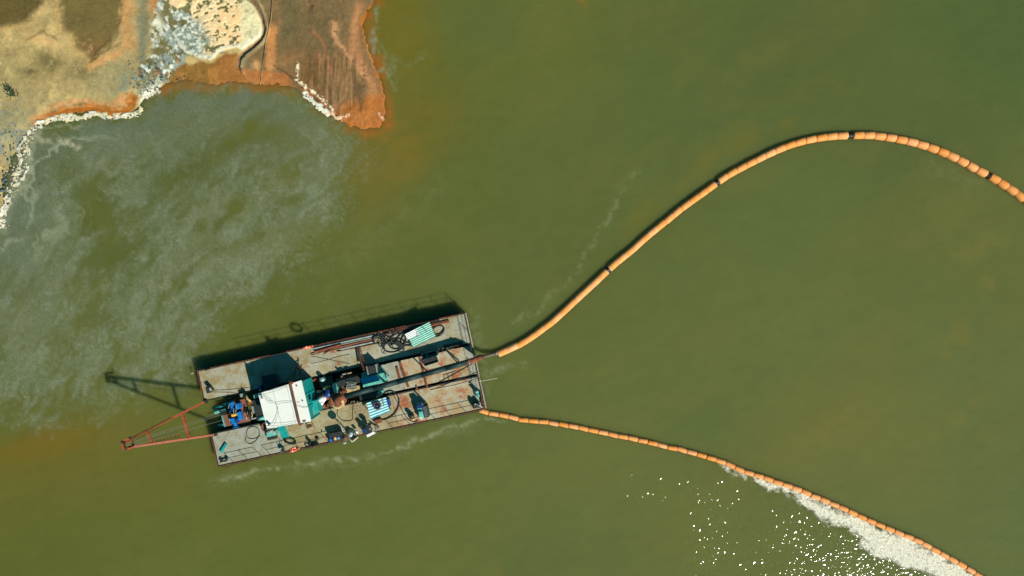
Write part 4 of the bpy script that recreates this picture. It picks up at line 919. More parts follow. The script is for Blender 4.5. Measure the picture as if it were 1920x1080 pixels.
def heap(mb, cx, cy, lu, lv, z0, hgt, seed=0, nn=16):
    rs = random.Random(seed); rings = []
    c = P(cx, cy, z0); k = PX
    prof = [(1.0, 0), (.95, .45), (.7, .8), (.35, 1.0)]
    for f, h in prof:
        rings.append([Vector((c.x+math.cos(BA)*math.cos(a)*lu*k*.5*f*(1+rs.uniform(-.16, .16))-math.sin(BA)*math.sin(a)*lv*k*.5*f, c.y+math.sin(BA)*math.cos(a)*lu*k*.5*f+math.cos(BA)*math.sin(a)*lv*k*.5*f*(1+rs.uniform(-.16, .16)), z0+hgt*h*(1+rs.uniform(-.12, .12)))) for a in [2*math.pi*i/nn for i in range(nn)]])
    vs = [v for g_ in rings for v in g_]; fs = [tuple(range(3*nn, 4*nn))]
    for r_ in range(3):
        for i in range(nn): fs.append((r_*nn+i, r_*nn+(i+1) % nn, (r_+1)*nn+(i+1) % nn, (r_+1)*nn+i))
    mb.add(vs, fs)
mb = MB(); heap(mb, 604, 748, 17, 12, 1.9, .5, 3); heap(mb, 602, 756, 12, 8, 1.5, .4, 5)
single('rag_bundle', mb, m_cloth, P(604, 748, 1.5), 'crumpled white rags thrown over the rusty pipe beside the cabin', 'rags', smooth=True)
mb = MB(); heap(mb, 615, 727, 18, 9, 1.3, .8, 8)
single('canvas_cover', mb, m_tan, P(615, 727, 1.3), 'tan canvas cover draped over a machine behind the blue motor', 'cover', smooth=True)
mb = MB(); heap(mb, 600, 735, 16, 6, 1.2, .35, 9)
single('sack', mb, m_lgrey, P(600, 735, 1.2), 'flat pale grey sack beside the white rags', 'sack', smooth=True)
machine('water_barrel', 'pale teal round barrel standing in the well next to the cabin corner', 'barrel', (603,712,.55), [('barrel_body', m_tealg, VC(603.5, 712, .55, 2.3, .24), True), ('lid', m_lgrey, VC(603.5, 712, 2.3, 2.36, .20), True)])
machine('tool_crate', 'brown open crate of scrap below the white rags', 'crate', (604,762,.6), [('crate_body', m_wood, BX(604, 764, 24, 8, .6, 1.5), False)]+[('scrap_bar', m_rust, BX(598+i*5, 763+random.uniform(-2, 2), 4, 2.5, 1.5, 1.62+i*.03, BA+random.uniform(-1, 1), .01), False) for i in range(4)]+[('rust_drum', m_rust, VC(620, 757, .6, 1.7, .36), True)])
# big teal engine hood
hd = root('radiator_housing', P(700, 707, .9), BA, 'teal radiator housing with blue pipe shade coloured onto its top between the engine and the deck', 'radiator housing')
mb = MB(); q = quad((676,701),(712,689),(727,707),(722,717),(680,727), z=2.6); mb.prism([(p.x, p.y) for p in q], .9, 2.3); part('casing', mb, m_tealg, hd)
mb = MB(); q = quad((675,710),(706,702),(711,714),(680,722), z=3.1); mb.prism([(p.x, p.y) for p in q], 2.3, 3.0); part('hood', mb, m_tealg, hd)
mb = MB(); q = quad((676,711.5),(706.5,703.5),(709,711),(679,719.5), z=3.1); mb.prism([(p.x, p.y) for p in q], 3.0, 3.06); part('hood_shade_band', mb, M('hood_shade_blue', alb(70, 180, 220), alb(50, 160, 205), 2, .5), hd)  # light blue patch painting the blue shade of the pipe on the hood
mb = MB(); bxp(mb, 697, 693, 18, 15, .9, 2.9, ch=.05); part('radiator_core', mb, m_dark, hd)
for dx in (-8.5, 8.5): mb = MB(); bxp(mb, 697+dx, 693-dx*.22, 2, 16, .9, 3.0, ch=.02); part('side_plate', mb, m_grey, hd)
mb = MB(); mb.tube([P(714,691,2.4),(P(722,700,2.4)),P(725,712,2.2),P(722,722,1.9)], .07, 8); part('coolant_hose', mb, m_black, hd, True)
machine('oil_tank', 'dark tank with grey fittings below the long pipe beside the small sheet roof', 'tank', (700,742,.9), [
    ('tank_body', m_dark, BX(690, 741, 34, 13, .6, 1.9), False), ('filler_pipe', m_grey, VC(711, 739, 1.0, 2.2, .25), True), ('valve', m_tealg, BX(715, 735, 7, 5, 1.2, 2.1), False), ('gauge', m_lgrey, VC(707, 744, 1.9, 2.2, .1), True)])
# perforated step beam
mb_l = root('step_beam', P(674, 670, DK), 0, 'dark perforated catwalk beam lying across the upper pontoon', 'catwalk')
a, c = P(671, 650, DK+.25), P(685, 694, 2.6); ax_ = (c-a).normalized(); sx = Vector((-ax_.y, ax_.x, 0)).normalized()
for s_ in (-1, 1): mb = MB(); mb.bar(a+sx*.19*s_, c+sx*.19*s_, .07, .12); part('side_rail', mb, m_rustd, mb_l)
for i in range(11): mb = MB(); p = a.lerp(c, (i+.5)/11); mb.bar(p-sx*.19, p+sx*.19, .10, .05); part('rung', mb, m_rustd, mb_l)

# ------------------------------------------------------------------ long discharge pipe
dp = root('discharge_pipe', P(780, 705, DK), BA, 'long dark teal discharge pipe raised on stands along the deck to the stern', 'pipe')
ppts = [(646,743.4,3.9),(700,728.3,3.9),(745,715.8,3.9),(790,703.2,3.9),(835,690.5,3.9),(874,679.7,3.9)]
for i in range(5): mb = MB(); mb.cyl(P(*ppts[i]), P(*ppts[i+1]), .30, 18); part('pipe_length', mb, m_pipe, dp, True)
for i in range(1, 5):
    p = P(*ppts[i]); mb = MB(); mb.tube_rings(p, (P(*ppts[i+1])-P(*ppts[i-1])).normalized(), [(.345, -.035), (.345, .035)], 20); part('pipe_flange', mb, m_pipe, dp)
mb = MB(); mb.tube([P(874, 679.7, 3.9), P(886, 676.4, 3.85), P(893, 673.5, 3.3), P(897, 671.5, 2.5), P(901, 670, 1.7)], .31, 16); part('rusty_elbow', mb, m_rust, dp, True)
mb = MB(); mb.tube([P(899, 670.8, 1.9), P(904, 669.5, 1.1), P(912, 667.5, .6), P(925, 664, .3), P(936, 660.5, .2)], .2, 14); part('outlet_hose', mb, M('dark_hose', alb(96, 84, 70), alb(60, 62, 56), 2, .6), dp, True)
for p, ax in ((P(880, 678, 3.9), (1, .27, 0)), (P(931, 662, .22), (1, .3, 0))): mb = MB(); mb.tube_rings(p, Vector(ax).normalized(), [(.38 if p.z > 1 else .27, -.05), (.38 if p.z > 1 else .27, .05)], 18); part('pipe_flange', mb, m_grey, dp)
for (x, y) in ((797, 701.5), (720, 722), (858, 684)):
    c = P(x, y, 3.6)
    if x == 720: z0 = 1.0
    else: z0 = DK
    for s_ in ((0,),) if x == 797 else ((-.25, .25),):
        for o_ in s_:
            q0 = Vector((c.x+math.sin(BA)*-o_, c.y+math.cos(BA)*o_, z0)); mb = MB(); mb.cyl(q0, Vector((c.x, c.y, 3.65)), .075, 8); part('pipe_stand', mb, m_dark, dp)
# steel channels lying on deck
for i, (x0, y0, x1, y1, lab) in enumerate([(744,688,750,711,'short rusty channel iron lying across the middle deck, left of its pair'),(749,676,766,726,'long rusty channel iron lying across the middle deck under the pipe'),(787,668,801,726,'rusty flat bar across the middle deck beside the open hatch')]):
    mb = MB(); mb.bar(P(x0, y0, DK+.08), P(x1, y1, DK+.08), .24 if i < 2 else .2, .14); mb.bar(P(x0, y0, DK+.17), P(x1, y1, DK+.17), .06, .06)
    single('steel_channel', mb, m_rust, P(x0, y0, DK), lab, 'steel bar', 'rusty bars laid across the deck')
# hatch with open frames
ht = root('deck_hatch', P(807, 668, DK), BA, 'open deck hatch with a raised cell frame behind it', 'hatch')
mb = MB()
for (x0, y0, x1, y1) in ((790,664,818,656),(794,673,821,665),(791,664,795,674),(799,661,802,671),(818,656,821,665)): mb.bar(P(x0, y0, DK+.35), P(x1, y1, DK+.35), .10, .7)
part('cell_frame', mb, m_grey, ht)
mb = MB(); q = quad((792,677),(818,669),(821,677),(797,685), z=DK+.03); mb.prism([(p.x, p.y) for p in q], DK+.01, DK+.03); part('hatch_shade_sheet', mb, m_black, ht)  # flat black sheet standing for the shade inside the open hatch
mb = MB()
for (x0, y0, x1, y1) in ((791,676,818,668),(797,686,822,678),(791,676,797,686),(818,668,822,678)): mb.bar(P(x0, y0, DK+.12), P(x1, y1, DK+.12), .06, .22)
part('hatch_coaming', mb, m_pipe, ht)
for x, y in ((820,655.5),(828,653.5),(836,651),(843,649)):
    mb = MB(); mb.bar(P(x, y, DK+.25), P(x+2, y+7, DK+.25), .12, .45); part('bracket', mb, m_deckr, ht)
mb = MB(); mb.bar(P(817, 664, DK+.1), P(852, 654, DK+.1), .08, .16); part('rear_coaming', mb, m_deckg, ht)
mb = MB(); bxp(mb, 849, 646.5, 36, 5, DK, DK+.12); part('rear_slot', mb, m_dark, ht)

# ------------------------------------------------------------------ corrugated sheets
def corrugated(name, label, q, z, n_, mat, amp=.035, thick=.012):
    a, b_, c, d = [P(x, y, z) for x, y in q]       # a-b along ridges, a-d across them
    mb = MB(); k = n_*6; vs = []; fs = []
    for i in range(k+1):
        t = i/k; h = amp*math.cos(t*n_*2*math.pi)
        for s_ in range(2):
            p0, p1 = a.lerp(d, t), b_.lerp(c, t)
            vs += [p0+Vector((0, 0, h-thick*s_)), p1+Vector((0, 0, h-thick*s_))]
    for i in range(k):
        o = i*4; fs += [(o, o+4, o+5, o+1), (o+2, o+3, o+7, o+6)]
    mb.add(vs, fs)
    return mb
t = root('sheet_stack', P(790, 630, DK), 0, 'pale teal corrugated roofing sheet lying over coiled hoses near the upper stern corner', 'roofing sheet')
part('corrugated_sheet', corrugated('s', '', [(762,625),(805,604),(817,631),(775,652)], DK+.55, 8, m_corr, .055), m_corr, t, False)
part('broken_sheet', corrugated('s', '', [(759,627),(781,616),(785,628),(765,637)], DK+.66, 4, m_corr, .02), m_cloth, t, False)
mb = MB(); bxp(mb, 789, 629, 50, 24, DK, DK+.35, BA+.3, .05); part('packing', mb, m_dark, t)
for (x0, y0, x1, y1) in ((779,615,782,632),(790,612,800,622)): mb = MB(); mb.tube([P(x0, y0, DK+.66), P((x0+x1)/2+1, (y0+y1)/2, DK+.67), P(x1, y1, DK+.66)], .025, 5); part('tie_wire', mb, m_dark, t)
t = root('fan_shelter', P(710, 764, DK), BA, 'small pale blue corrugated shelter with a round vent on top', 'shelter')
part('corrugated_roof', corrugated('s', '', [(687,756),(723,745),(731,772),(695,786)], DK+1.45, 6, m_corrb, .06), m_corrb, t, False)
for x, y in ((689,757),(722,747),(729,771),(697,784)):
    c = P(x, y, DK+1.4); mb = MB(); mb.cyl((c.x, c.y, DK), (c.x, c.y, DK+1.4), .05, 8); part('post', mb, m_grey, t)
vt = MB(); c = P(706.5, 761, DK+1.9); vt.lathe((c.x, c.y, 0), [(.36, DK+1.45), (.42, DK+1.55), (.44, DK+1.75), (.40, DK+1.86), (.30, DK+1.86), (.28, DK+1.62), (.10, DK+1.60), (.08, DK+1.75)], 22); vp = part('vent_ring', vt, m_brown, t, True)
mb = MB(); mb.lathe((c.x, c.y, 0), [(.16, DK+1.7), (.17, DK+1.85), (.05, DK+1.98)], 14); part('vent_cap', mb, m_dblue, t, True)
mb = MB(); mb.bar(P(717, 748, DK+1.56), P(720, 760, DK+1.56), .12, .05); part('strap', mb, m_grey, t)
mb = MB(); bxp(mb, 726, 756, 8, 15, DK, DK+.9, ch=.06); part('blue_tank', mb, m_dblue, t)

# ------------------------------------------------------------------ pipes, rods and hoses stored along the upper edge
def rods(specs):
    for i, (x0, y0, x1, y1, r, z, mat, nm, cat, lab) in enumerate(specs):
        mb = MB(); mb.tube([P(x0, y0, z), P((x0+x1)/2, (y0+y1)/2, z+.02), P(x1, y1, z)], r, 10)
        single(nm, mb, mat, P(x0, y0, DK), lab, cat, 'pipes and bars stored along the upper deck edge')
rods([(586,654,700,629,.09,DK+.12,m_lgrey,'steel_pipe','pipe','longest pale grey pipe, outermost of the bundle along the upper edge'),
      (588,657,708,631,.07,DK+.1,m_grey,'steel_pipe','pipe','thin grey pipe second from the railing in the bundle'),
      (598,660,702,635,.10,DK+.12,m_rust,'steel_pipe','pipe','thick rust-brown pipe in the middle of the bundle'),
      (590,660,640,646,.13,DK+.28,m_rust,'steel_pipe','pipe','short orange-rusted pipe lying on top at the left of the bundle'),
      (608,661,660,647,.06,DK+.1,m_rustd,'steel_pipe','pipe','short dark brown rod between the rusty pipes'),
      (638,655,704,640,.09,DK+.12,m_lgrey,'steel_pipe','pipe','pale grey pipe lying innermost to the right of the bundle'),
      (632,659,712,643,.05,DK+.08,m_rustd,'steel_pipe','pipe','thin dark rod innermost of the whole bundle'),
      (584,666,612,657,.06,DK+.2,m_rustd,'steel_pipe','pipe','dark crowbar-like rod at the left end of the bundle'),
      (606,664,632,650,.06,DK+.3,m_rustd,'steel_pipe','pipe','dark rod lying slantwise across the left end of the bundle')])
for x0, y0, x1, y1, wd_, lab in [(720,626,765,615,.30,'broad rust-red beam beside the tangled hoses'),(764,613.5,824,600,.18,'dark narrow beam against the railing above the sheet'),(796,613,842,602,.28,'rust-brown plank-like beam to the right above the sheet')]:
    mb = MB(); mb.bar(P(x0, y0, DK+.1), P(x1, y1, DK+.1), wd_, .16); mb.bar(P(x0, y0, DK+.2), P(x1, y1, DK+.2), wd_*.25, .06)
    single('steel_beam', mb, m_rust if 'rust' in lab else m_dark, P(x0, y0, DK), lab, 'beam', 'beams lying by the upper railing')
hp = root('hose_tangle', P(735, 637, DK), 0, 'black tangled heap of hoses, nets and cables on the upper deck', 'hose pile')
rs = random.Random(4)
for i in range(34):
    cx, cy = rs.gauss(728, 12), rs.gauss(636, 7); pts = []
    a = rs.uniform(0, 6.28)
    for k in range(7):
        pts.append((cx, cy, DK+.06+rs.uniform(0, .35))); a += rs.gauss(0, .9); cx += math.cos(a)*4; cy += math.sin(a)*3.2
        cx = min(max(cx, 700), 765)
        cy = max(cy, 617+(760-cx)*.24)
    mb = MB(); mb.tube([P(*p) for p in pts], rs.choice([.03, .05, .07]), 6); part('hose', mb, rs.choice([m_black, m_black, m_dark, m_pipe]), hp, True)
for (cx, cy, rx, ry, r) in [(772,632,27,15,.07),(776,630,22,12,.06),(768,636,16,11,.06),(822,619,11,8,.06),(820,621,13,10,.05),(745,640,16,14,.06),(740,648,20,12,.05)]:
    mb = MB(); mb.tube([P(cx+rx*math.cos(a), cy+ry*math.sin(a)-.22*rx*math.cos(a), DK+.12+.04*math.sin(3*a)) for a in [2*math.pi*i/26 for i in range(27)]], r, 7); part('hose_coil', mb, m_black, hp, True)
mb = MB(); mb.bar(P(742, 641, DK+.2), P(757, 652, DK+.2), .5, .3); part('rubber_mat', mb, m_dark, hp)
def hose(name, label, pts, r, mat=m_black, cat='hose'):
    c = catmull([(x, y) for x, y in pts], 6); mb = MB(); mb.tube([P(p.x, p.y, DK+.02+r) for p in c], r, 7); single(name, mb, mat, P(pts[0][0], pts[0][1], DK), label, cat, smooth=True)
hose('water_hose', 'thick black hose looping from the blue shelter round to the lower railing', [(716,741),(724,735),(734,733),(742,738),(748,748),(747,762),(741,774),(730,783),(718,787),(712,785)], .065)
hose('water_hose', 'thin black hose crossing the big loop and running to the lower edge', [(727,737),(737,741),(744,752),(752,765),(760,779),(768,788),(778,791),(784,788)], .04)
hose('coiled_hose', 'thin black hose lying in two loose rings on the lower bow deck', [(488,817),(478,822),(467,822),(462,813),(466,803),(476,800),(485,805),(486,815),(480,826),(470,832),(461,828),(461,818)], .03)
hose('power_cable', 'thin dark cable curving across the sandy deck below the pump', [(634,765),(633,778),(642,788),(655,789),(661,786),(661,775),(662,762),(664,750)], .03, m_dark, 'cable')
hose('power_cable', 'thin cable crossing the upper deck in front of the rod bundle', [(586,668),(612,673),(640,679),(656,682)], .02, m_dark, 'cable')
hose('power_cable', 'thin pale brown cable running slantwise across the upper deck', [(583,682),(610,676),(640,667),(655,665)], .018, m_rustd, 'cable')
hose('deck_line', 'upper of two thin lines from the dark bollard towards the cabin', [(398,732),(420,731),(445,729),(466,727)], .02, m_rustd, 'rope')
hose('deck_line', 'lower of two thin lines from the dark bollard towards the cabin', [(398,735),(420,735.5),(440,736)], .02, m_rustd, 'rope')
mb = MB()
for i in range(420):
    x, y = rs.gauss(672, 11), rs.gauss(769, 10)
    if not (652 < x < 692 and 752 < y < 790): continue
    c = P(x, y, DK+.02); mb.box(c, (rs.uniform(.03, .09), rs.uniform(.03, .07), .05), rs.uniform(0, 3))
single('spilled_gravel', mb, M('pale_pebbles', alb(205, 190, 150), alb(120, 100, 70), 9, .9), P(672, 769, DK), 'scatter of pale pebbles on the deck beside the blue shelter', 'gravel', None, 'stuff')

# poles over the stern
mb = MB(); mb.cyl(P(808, 731.5, DK+.3), P(896, 697, DK+.9), .045, 8); single('boat_pole', mb, m_black, P(808, 731, DK), 'long black pole slanting to the stern railing', 'pole')
mb = MB(); mb.tube([P(808, 732.5, DK+.12), P(850, 724, DK+.1), P(900, 715, DK+.35), P(932, 709.5, DK+.2)], .025, 6); single('bamboo_pole', mb, m_rope, P(808, 732, DK), 'thin pale bamboo pole sticking out over the stern', 'pole')
mb = MB(); mb.bar(P(832, 703, DK+.05), P(855, 696, DK+.05), .05); mb.bar(P(832, 703, DK+.05), P(834, 716, DK+.05), .05); mb.bar(P(840, 702, DK+.05), P(842, 713, DK+.05), .05); mb.bar(P(848, 699, DK+.05), P(850, 710, DK+.05), .05)
single('rebar_frame', mb, m_rustd, P(840, 708, DK), 'light bent bar frame lying below the long pipe', 'frame')

# small machines
machine('generator', 'teal generator with a black ribbed radiator near the lower stern rail', 'generator', (794,766,DK), [
    ('body', m_tealg, BX(789, 770, 12, 26, DK, DK+1.0), False), ('radiator', m_black, BX(798, 772, 9, 22, DK, DK+1.15), False),
    ('top_box', m_dblue, BX(787, 762, 10, 8, DK+1.0, DK+1.3), False), ('fuel_tank', m_tealg, BX(789, 775, 8, 8, DK+1.0, DK+1.25), False), ('white_case', m_cloth, BX(789, 784, 6, 6, DK, DK+.8), False),
    ('exhaust_stack', m_black, VC(794, 758, DK, DK+1.6, .09), True)]+[('fin', m_grey, BX(795.5+i*2.2, 772-i*.5, .7, 19, DK+1.15, DK+1.19, ch=.005), False) for i in range(3)])
machine('drum_bin', 'small round bin with a tan rag beside the generator', 'bin', (774,781,DK), [('bin_body', m_dark, VC(771, 781, DK, DK+.8, .24), True), ('rag', m_tan, lambda mb: heap(mb, 774, 785, 9, 6, DK+.1, .5, 12), True)])
machine('gas_cylinder', 'pale teal cylinder leaning at the stern edge', 'cylinder', (894,734,DK), [('cylinder_body', m_tealg, lambda mb: mb.lathe(P(894, 735, DK+.55), [(.14, -.5), (.2, -.4), (.2, .35), (.1, .5)], 16, (-.1, .2, 1)), True), ('valve', m_lgrey, VC(895, 734, DK+1.0, DK+1.2, .08), True), ('lower_body', m_tealg, BX(896, 742, 5, 7, DK, DK+.5), False)])
machine('stern_winch', 'small black hand winch in the lower stern corner', 'winch', (893,760,DK), [('drum', m_black, lambda mb: mb.tube_rings(P(893, 759, DK+.45), Vector((1, .2, 0)).normalized(), [(.42, -.3), (.42, -.22), (.2, -.21), (.2, .21), (.42, .22), (.42, .3)], 18), False), ('base', m_dark, BX(893, 760, 14, 10, DK, DK+.15), False), ('crank', m_lgrey, TU([(891,757,DK+.9),(903,763,DK+.7)], .05, 8), True), ('hub', m_grey, VC(890.5, 758, DK+.5, DK+.95, .1), True)])
rp = root('chain_pile', P(904, 755, DK), 0, 'rust-red chain and rope heaped along the stern edge', 'chain')
for i in range(6):
    mb = MB(); pts = [(898.5+k*2.0+rs.uniform(-2, 2), 733+k*6.5, DK+.1+rs.uniform(0, .25)) for k in range(6)]; mb.tube([P(*p) for p in pts], .07, 6); part('chain_length', mb, m_rim if i % 2 else m_rustd, rp, True)
machine('bollard', 'dark squat bollard with a pale cap on the upper bow deck', 'bollard', (391,730,DK), [('post', m_dark, BX(391.5, 730, 7, 9, DK, DK+.75, BA+.4), False), ('cap', m_lgrey, BX(394, 730, 3.5, 6, DK+.75, DK+.85, BA+.2), False), ('base', m_dark, BX(391, 731, 10, 12, DK, DK+.06), False)])
mb = MB(); mb.bar(P(414, 848, DK+.12), P(424, 832, DK+.12), .26, .1); mb.bar(P(413, 847, DK+.2), P(423, 831, DK+.2), .08, .08)
single('teal_plank', mb, m_teal, P(418, 840, DK), 'bright teal angle plank lying on the lower bow corner', 'plank')
machine('mooring_cleat', 'black mooring cleat at the lower bow corner', 'cleat', (418,864,DK), [('horn', m_black, BX(418, 865, 14, 3, DK+.2, DK+.35), False), ('post', m_black, BX(414, 863, 4, 6, DK, DK+.3), False), ('post', m_black, BX(424, 861, 4, 6, DK, DK+.3), False)])
machine('mooring_cleat', 'small black mooring cleat at the upper bow corner', 'cleat', (390,692,DK), [('horn', m_black, BX(388, 692.5, 10, 2, DK+.12, DK+.22), False), ('post', m_black, BX(386, 694, 3, 3, DK, DK+.2), False), ('post', m_black, BX(391, 692, 3, 3, DK, DK+.2), False)])
machine('pump_set', 'grey-teal water pump in front of the lower cabin corner', 'pump', (508,815,DK), [('casing', m_tealg, BX(508, 813, 18, 10, DK, DK+.8), False), ('tank', m_dark, BX(509, 821, 17, 7, DK, DK+.6), False), ('motor', m_grey, CY(500,810,DK+.9,513,807,DK+.9,.18), True), ('valve', m_lgrey, BX(513, 811, 5, 5, DK+.8, DK+1.1), False), ('pipe', m_lgrey, TU([(498,806,DK+1),(508,803,DK+1.1),(520,801,DK+1.2)], .05), True)])
machine('mud_drum', 'stained brown open pan on the deck beside the grey-teal pump', 'pan', (487,812,DK), [('pan', m_rustd, lambda mb: mb.lathe(P(500, 800, DK+.25), [(.5, -.2), (.55, .2), (.5, .22), (.42, 0)], 20), True)])
machine('tool_box', 'small dark box against the lower side of the cabin', 'box', (543,797,DK), [('box', m_dark, BX(543, 797, 8, 5, DK, DK+.6), False), ('lid', m_grey, BX(543, 796, 8, 4.5, DK+.6, DK+.66), False)])
machine('anchor', 'small rusty folding frame lying by the lower cabin corner', 'frame', (580,800,DK), [('bar', m_rustd, CY(573,795,DK+.15,583,789,DK+.15,.05,8), True), ('bar', m_rustd, CY(575,803,DK+.15,586,799,DK+.15,.05,8), True), ('bar', m_rustd, CY(574,795,DK+.15,578,804,DK+.15,.05,8), True), ('bar', m_rust, CY(582,787,DK+.2,590,802,DK+.2,.06,8), True), ('plate', m_rustd, BX(580, 799, 7, 5, DK+.02, DK+.12), False)])
machine('rack', 'tall grey-brown ladder rack standing in the cabin shadow', 'rack', (562,690,DK), [('rail', m_rust, CY(556,687,DK+.5,566,684,DK+.6,.05,6), True), ('rail', m_rust, CY(558,692,DK+.3,564,690,DK+.4,.05,6), True), ('post', m_rust, CY(566,684,DK+.9,562,702,DK+.1,.05,6), True), ('post', m_rust, CY(556,687,DK+.8,552,704,DK+.1,.05,6), True)])
machine('storage_locker', 'low dark blue locker standing in the shadow behind the cabin', 'locker', (500,710,DK), [('locker_body', m_dblue, BX(505, 716, 26, 24, DK, DK+.55), False), ('lid', m_dark, BX(505, 715.5, 27, 25, DK+.55, DK+.62), False)])
machine('blue_can', 'small blue canister between the locker and the cabin roof', 'canister', (487,729,DK), [('can', m_dblue, BX(487, 727, 6, 7, DK, DK+.8), False), ('cap', m_lgrey, BX(487, 732, 3, 3, DK+.5, DK+.9), False)])
# things forward of the cabin
machine('hoist_engine', 'cluttered dark hoist engine tucked in front of the cabin', 'engine', (483,770,.9), [('block', m_dark, BX(487, 768, 20, 40, .55, 2.2), False), ('head', m_grey, BX(476, 768, 9, 14, 1.2, 2.0), False), ('pulley', m_rustd, lambda mb: mb.tube_rings(P(467, 780, 1.8), Vector((1, .2, 0)).normalized(), [(.34, -.12), (.34, .12)], 16), False), ('pipe', m_lgrey, TU([(464,772,2.0),(463,781,2.0),(462,787,1.9)], .05), True), ('pipe', m_lgrey, TU([(470,786,1.9),(478,784,1.9),(486,781,2.0)], .08), True), ('filter', m_tealg, CY(486,785,2.2,496,783,2.2,.22), True), ('air_box', m_tealg, BX(479, 743, 8, 7, 1.4, 2.4), False), ('bracket', m_tan, TU([(461,740,2.1),(464,748,2.2),(470,753,2.1)], .12), True), ('bracket', m_rust, BX(469, 755, 10, 5, 1.4, 2.1), False), ('lever', m_tan, TU([(471,772,2.4),(473,778,2.3),(472,784,2.0)], .05), True)])
machine('junction_box', 'small pale grey box on the deck edge left of the cabin', 'box', (454,742,DK), [('box', m_lgrey, BX(453.5, 741.5, 7, 6, DK, DK+.45), False), ('lid', m_grey, BX(453.5, 741, 7.5, 6.5, DK+.45, DK+.5), False)])
machine('lookout_post', 'pair of tapering dark teal fins standing at the inner edge of the upper bow pontoon', 'fins', (440,745,DK), [('fin', m_dark, lambda mb: mb.add([P(452,742,DK), P(462,739,DK), P(462,742,DK), P(452,745,DK), P(460,742,DK+1.15), P(461,744,DK+1.15)], [(0,1,4), (1,2,5,4), (2,3,5), (3,0,4,5), (0,3,2,1)]), False), ('fin', m_dark, lambda mb: mb.add([P(426,747,DK), P(434,745,DK), P(434,747,DK), P(426,749,DK), P(430,747,DK+.55)], [(0,1,4), (1,2,4), (2,3,4), (3,0,4), (0,3,2,1)]), False)])

# things along the lower railing
machine('signal_mast', 'tall thin white mast topped by a round brown disc on the lower deck edge', 'mast', (640,815,DK), [
    ('disc', m_brown, lambda mb: mb.lathe(P(646, 821, DK+2.5), [(.2, -.25), (.38, -.2), (.4, .02), (.36, .08), (.06, .1), (.05, .16)], 24), True),
    ('mast_pole', m_lgrey, lambda mb: mb.cyl(P(646, 821, DK+2.5)+Vector((0, 0, -2.5)), P(646, 821, DK+2.4), .06, 8), True),
    ('stay', m_lgrey, CY(645,813,DK+2.3,633,786,DK+2.2,.05,8), True), ('foot', m_lgrey, BX(646, 831, 5, 4, DK+.4, DK+.8, ch=.03), False)])
machine('plastic_chair', 'white plastic chair by the railing beside the mast', 'chair', (664,818,DK), [
    ('seat', m_tan, BX(664, 821, 12, 10, DK+.42, DK+.47, BA+.5), False), ('backrest', m_cloth, lambda mb: mb.bar(P(660, 828, DK+.75), P(672, 819, DK+.75), .05, .5), False),
    ('arm', m_cloth, lambda mb: mb.bar(P(654, 822, DK+.65), P(661, 829, DK+.65), .05, .05), False), ('arm', m_cloth, lambda mb: mb.bar(P(663, 813, DK+.65), P(671, 820, DK+.65), .05, .05), False)]+
    [('leg', m_cloth, CY(x, y, DK, x, y, DK+.45, .025, 6), False) for x, y in ((656,822),(660,828),(665,813),(671,819))])
machine('grey_tarp', 'light grey crumpled tarpaulin between the mast and the white chair', 'tarpaulin', (660,812,DK), [('sheet', m_lgrey, lambda mb: heap(mb, 659, 813, 14, 16, DK, .7, 20), True), ('tube', m_cloth, CY(667,808,DK+.6,671,812,DK+.6,.15,10), True)])
machine('chemical_pump', 'blue pump with a yellow band and red handle lying along the lower railing', 'pump', (628,822,DK), [('body', m_dblue, CY(616,824,DK+.35,641,819,DK+.35,.24), True), ('band', m_yel, CY(627,821.5,DK+.36,631,820.5,DK+.36,.27), True), ('end_cap', m_tealg, CY(634,820,DK+.35,637,819.5,DK+.35,.27), True), ('end_cap', m_blue, CY(619,823.5,DK+.35,622,823,DK+.35,.27), True), ('base', m_dark, BX(628, 822, 26, 6, DK, DK+.12), False), ('shelf', m_dark, BX(629, 815, 26, 9, DK, DK+.8), False), ('handle', m_lifebuoy, CY(608,821,DK+.6,610,817,DK+.7,.05,6), True)])
machine('work_bench', 'dark work bench with blue canisters at the lower railing right of the chair', 'bench', (686,808,DK), [('bench_top', m_dark, BX(688, 808, 18, 11, DK+.8, DK+.88), False), ('leg', m_dark, BX(681, 812, 2, 2, DK, DK+.8, ch=.01), False), ('leg', m_dark, BX(695, 807, 2, 2, DK, DK+.8, ch=.01), False), ('canister', m_dblue, BX(682, 808, 6, 7, DK+.88, DK+1.3), False), ('canister', m_dark, BX(690, 802, 7, 7, DK+.88, DK+1.4), False), ('cup', m_cloth, VC(693, 804, DK+.88, DK+1.2, .09), True), ('cup', m_cloth, VC(687, 798, DK+.5, DK+.9, .12), True)])
machine('white_board', 'white board leaning outside the lower railing', 'board', (698,812,DK), [('board', m_cloth, lambda mb: mb.bar(P(688, 818, DK+.9), P(704, 810, DK+.9), .28, .06), False), ('batten', m_lgrey, lambda mb: mb.bar(P(690, 815, DK+.7), P(703, 808, DK+.7), .08, .06), False)])
machine('folding_stand', 'tangled grey folding stand at the railing right of the bench', 'stand', (706,800,DK), [('tube', m_grey, CY(a_, b_, DK, c_, d_, DK+1.1, .05, 8), True) for a_, b_, c_, d_ in ((703,798,705,810),(708,798,703,812),(706,792,709,806),(711,800,701,806))]+[('crate', m_rust, BX(709, 790, 12, 8, DK, DK+.5), False)])
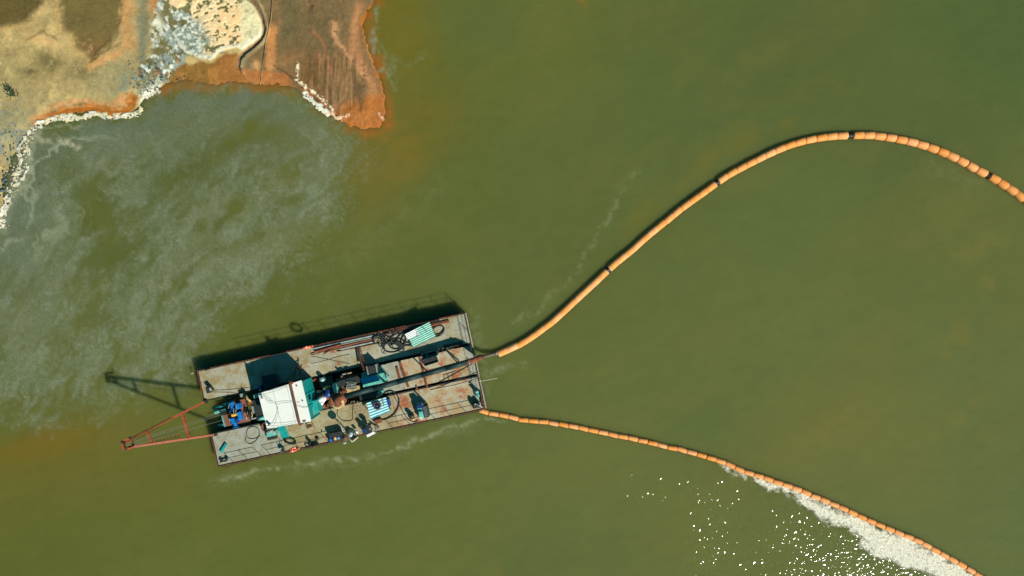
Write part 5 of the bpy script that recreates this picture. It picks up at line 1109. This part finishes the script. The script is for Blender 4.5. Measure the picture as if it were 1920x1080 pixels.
for (x, y, lab) in ((588,836,'black wheeled trolley lying against the lower railing'),):
    machine('trolley', lab, 'trolley', (x, y, DK), [('frame', m_black, BX(588, 835.5, 18, 3, DK+.1, DK+.45), False), ('wheel', m_rustd, lambda mb: mb.torus(P(590, 838, DK+.3), .2, .07, 18, 8, (.2, -.9, .5)), True), ('wheel', m_black, lambda mb: mb.torus(P(578, 839, DK+.3), .18, .07, 18, 8, (.2, -.9, .5)), True), ('handle', m_black, BX(580, 832, 4, 6, DK+.1, DK+.7), False)])
machine('bucket', 'round grey bucket on the lower edge left of the orange lifebuoy', 'bucket', (531,840,DK), [('bucket_body', m_grey, lambda mb: mb.lathe(P(531, 842, DK), [(.2, 0), (.28, .45), (.26, .45), (.18, .05)], 18), True), ('handle', m_dark, TU([(528,842,DK+.5),(531,836,DK+.75),(534,841,DK+.5)], .03, 6), True)])
machine('round_cap', 'small dark round deck cap near the lower rail', 'deck cap', (594,823,DK), [('cap', m_brown, VC(594.5, 822.5, DK, DK+.15, .22), True), ('knob', m_dark, VC(594.5, 822.5, DK+.15, DK+.3, .08), True)])
for (px, py, px2, py2, lab) in ((551,842.5,551,842.5,'orange lifebuoy hung outside the lower railing'),(577,651,577,651,'orange lifebuoy hung on the upper railing above the rod bundle')):
    zc = DK+.95; c = P(px, py, zc); nrm = Vector((-math.sin(BA), math.cos(BA), .14 if py > 700 else -.10)).normalized()
    t = root('lifebuoy', (c.x, c.y, DK), BA, lab, 'lifebuoy', 'lifebuoys on the railings')
    mb = MB(); mb.torus(c, .48, .12, 32, 10, nrm); part('ring', mb, m_lifebuoy, t, True)
    x = nrm.orthogonal().normalized(); y = nrm.cross(x)
    for k in range(4):
        a = math.pi/4+k*math.pi/2; mb = MB(); d = x*math.cos(a)+y*math.sin(a); tg = nrm.cross(d)
        mb.tube_rings(c+d*.48, tg, [(.128, -.06), (.128, .06)], 12); part('band', mb, m_lbw, t, True)
machine('mooring_light', 'small pale float light on a stub beside the upper bow corner', 'lamp', (360,700,0), [('stub', m_wline, CY(361,702,-.3,360,700,.6,.05,6), True), ('lamp', m_lgrey, BX(360, 700, 4, 3, .6, .75), False)])
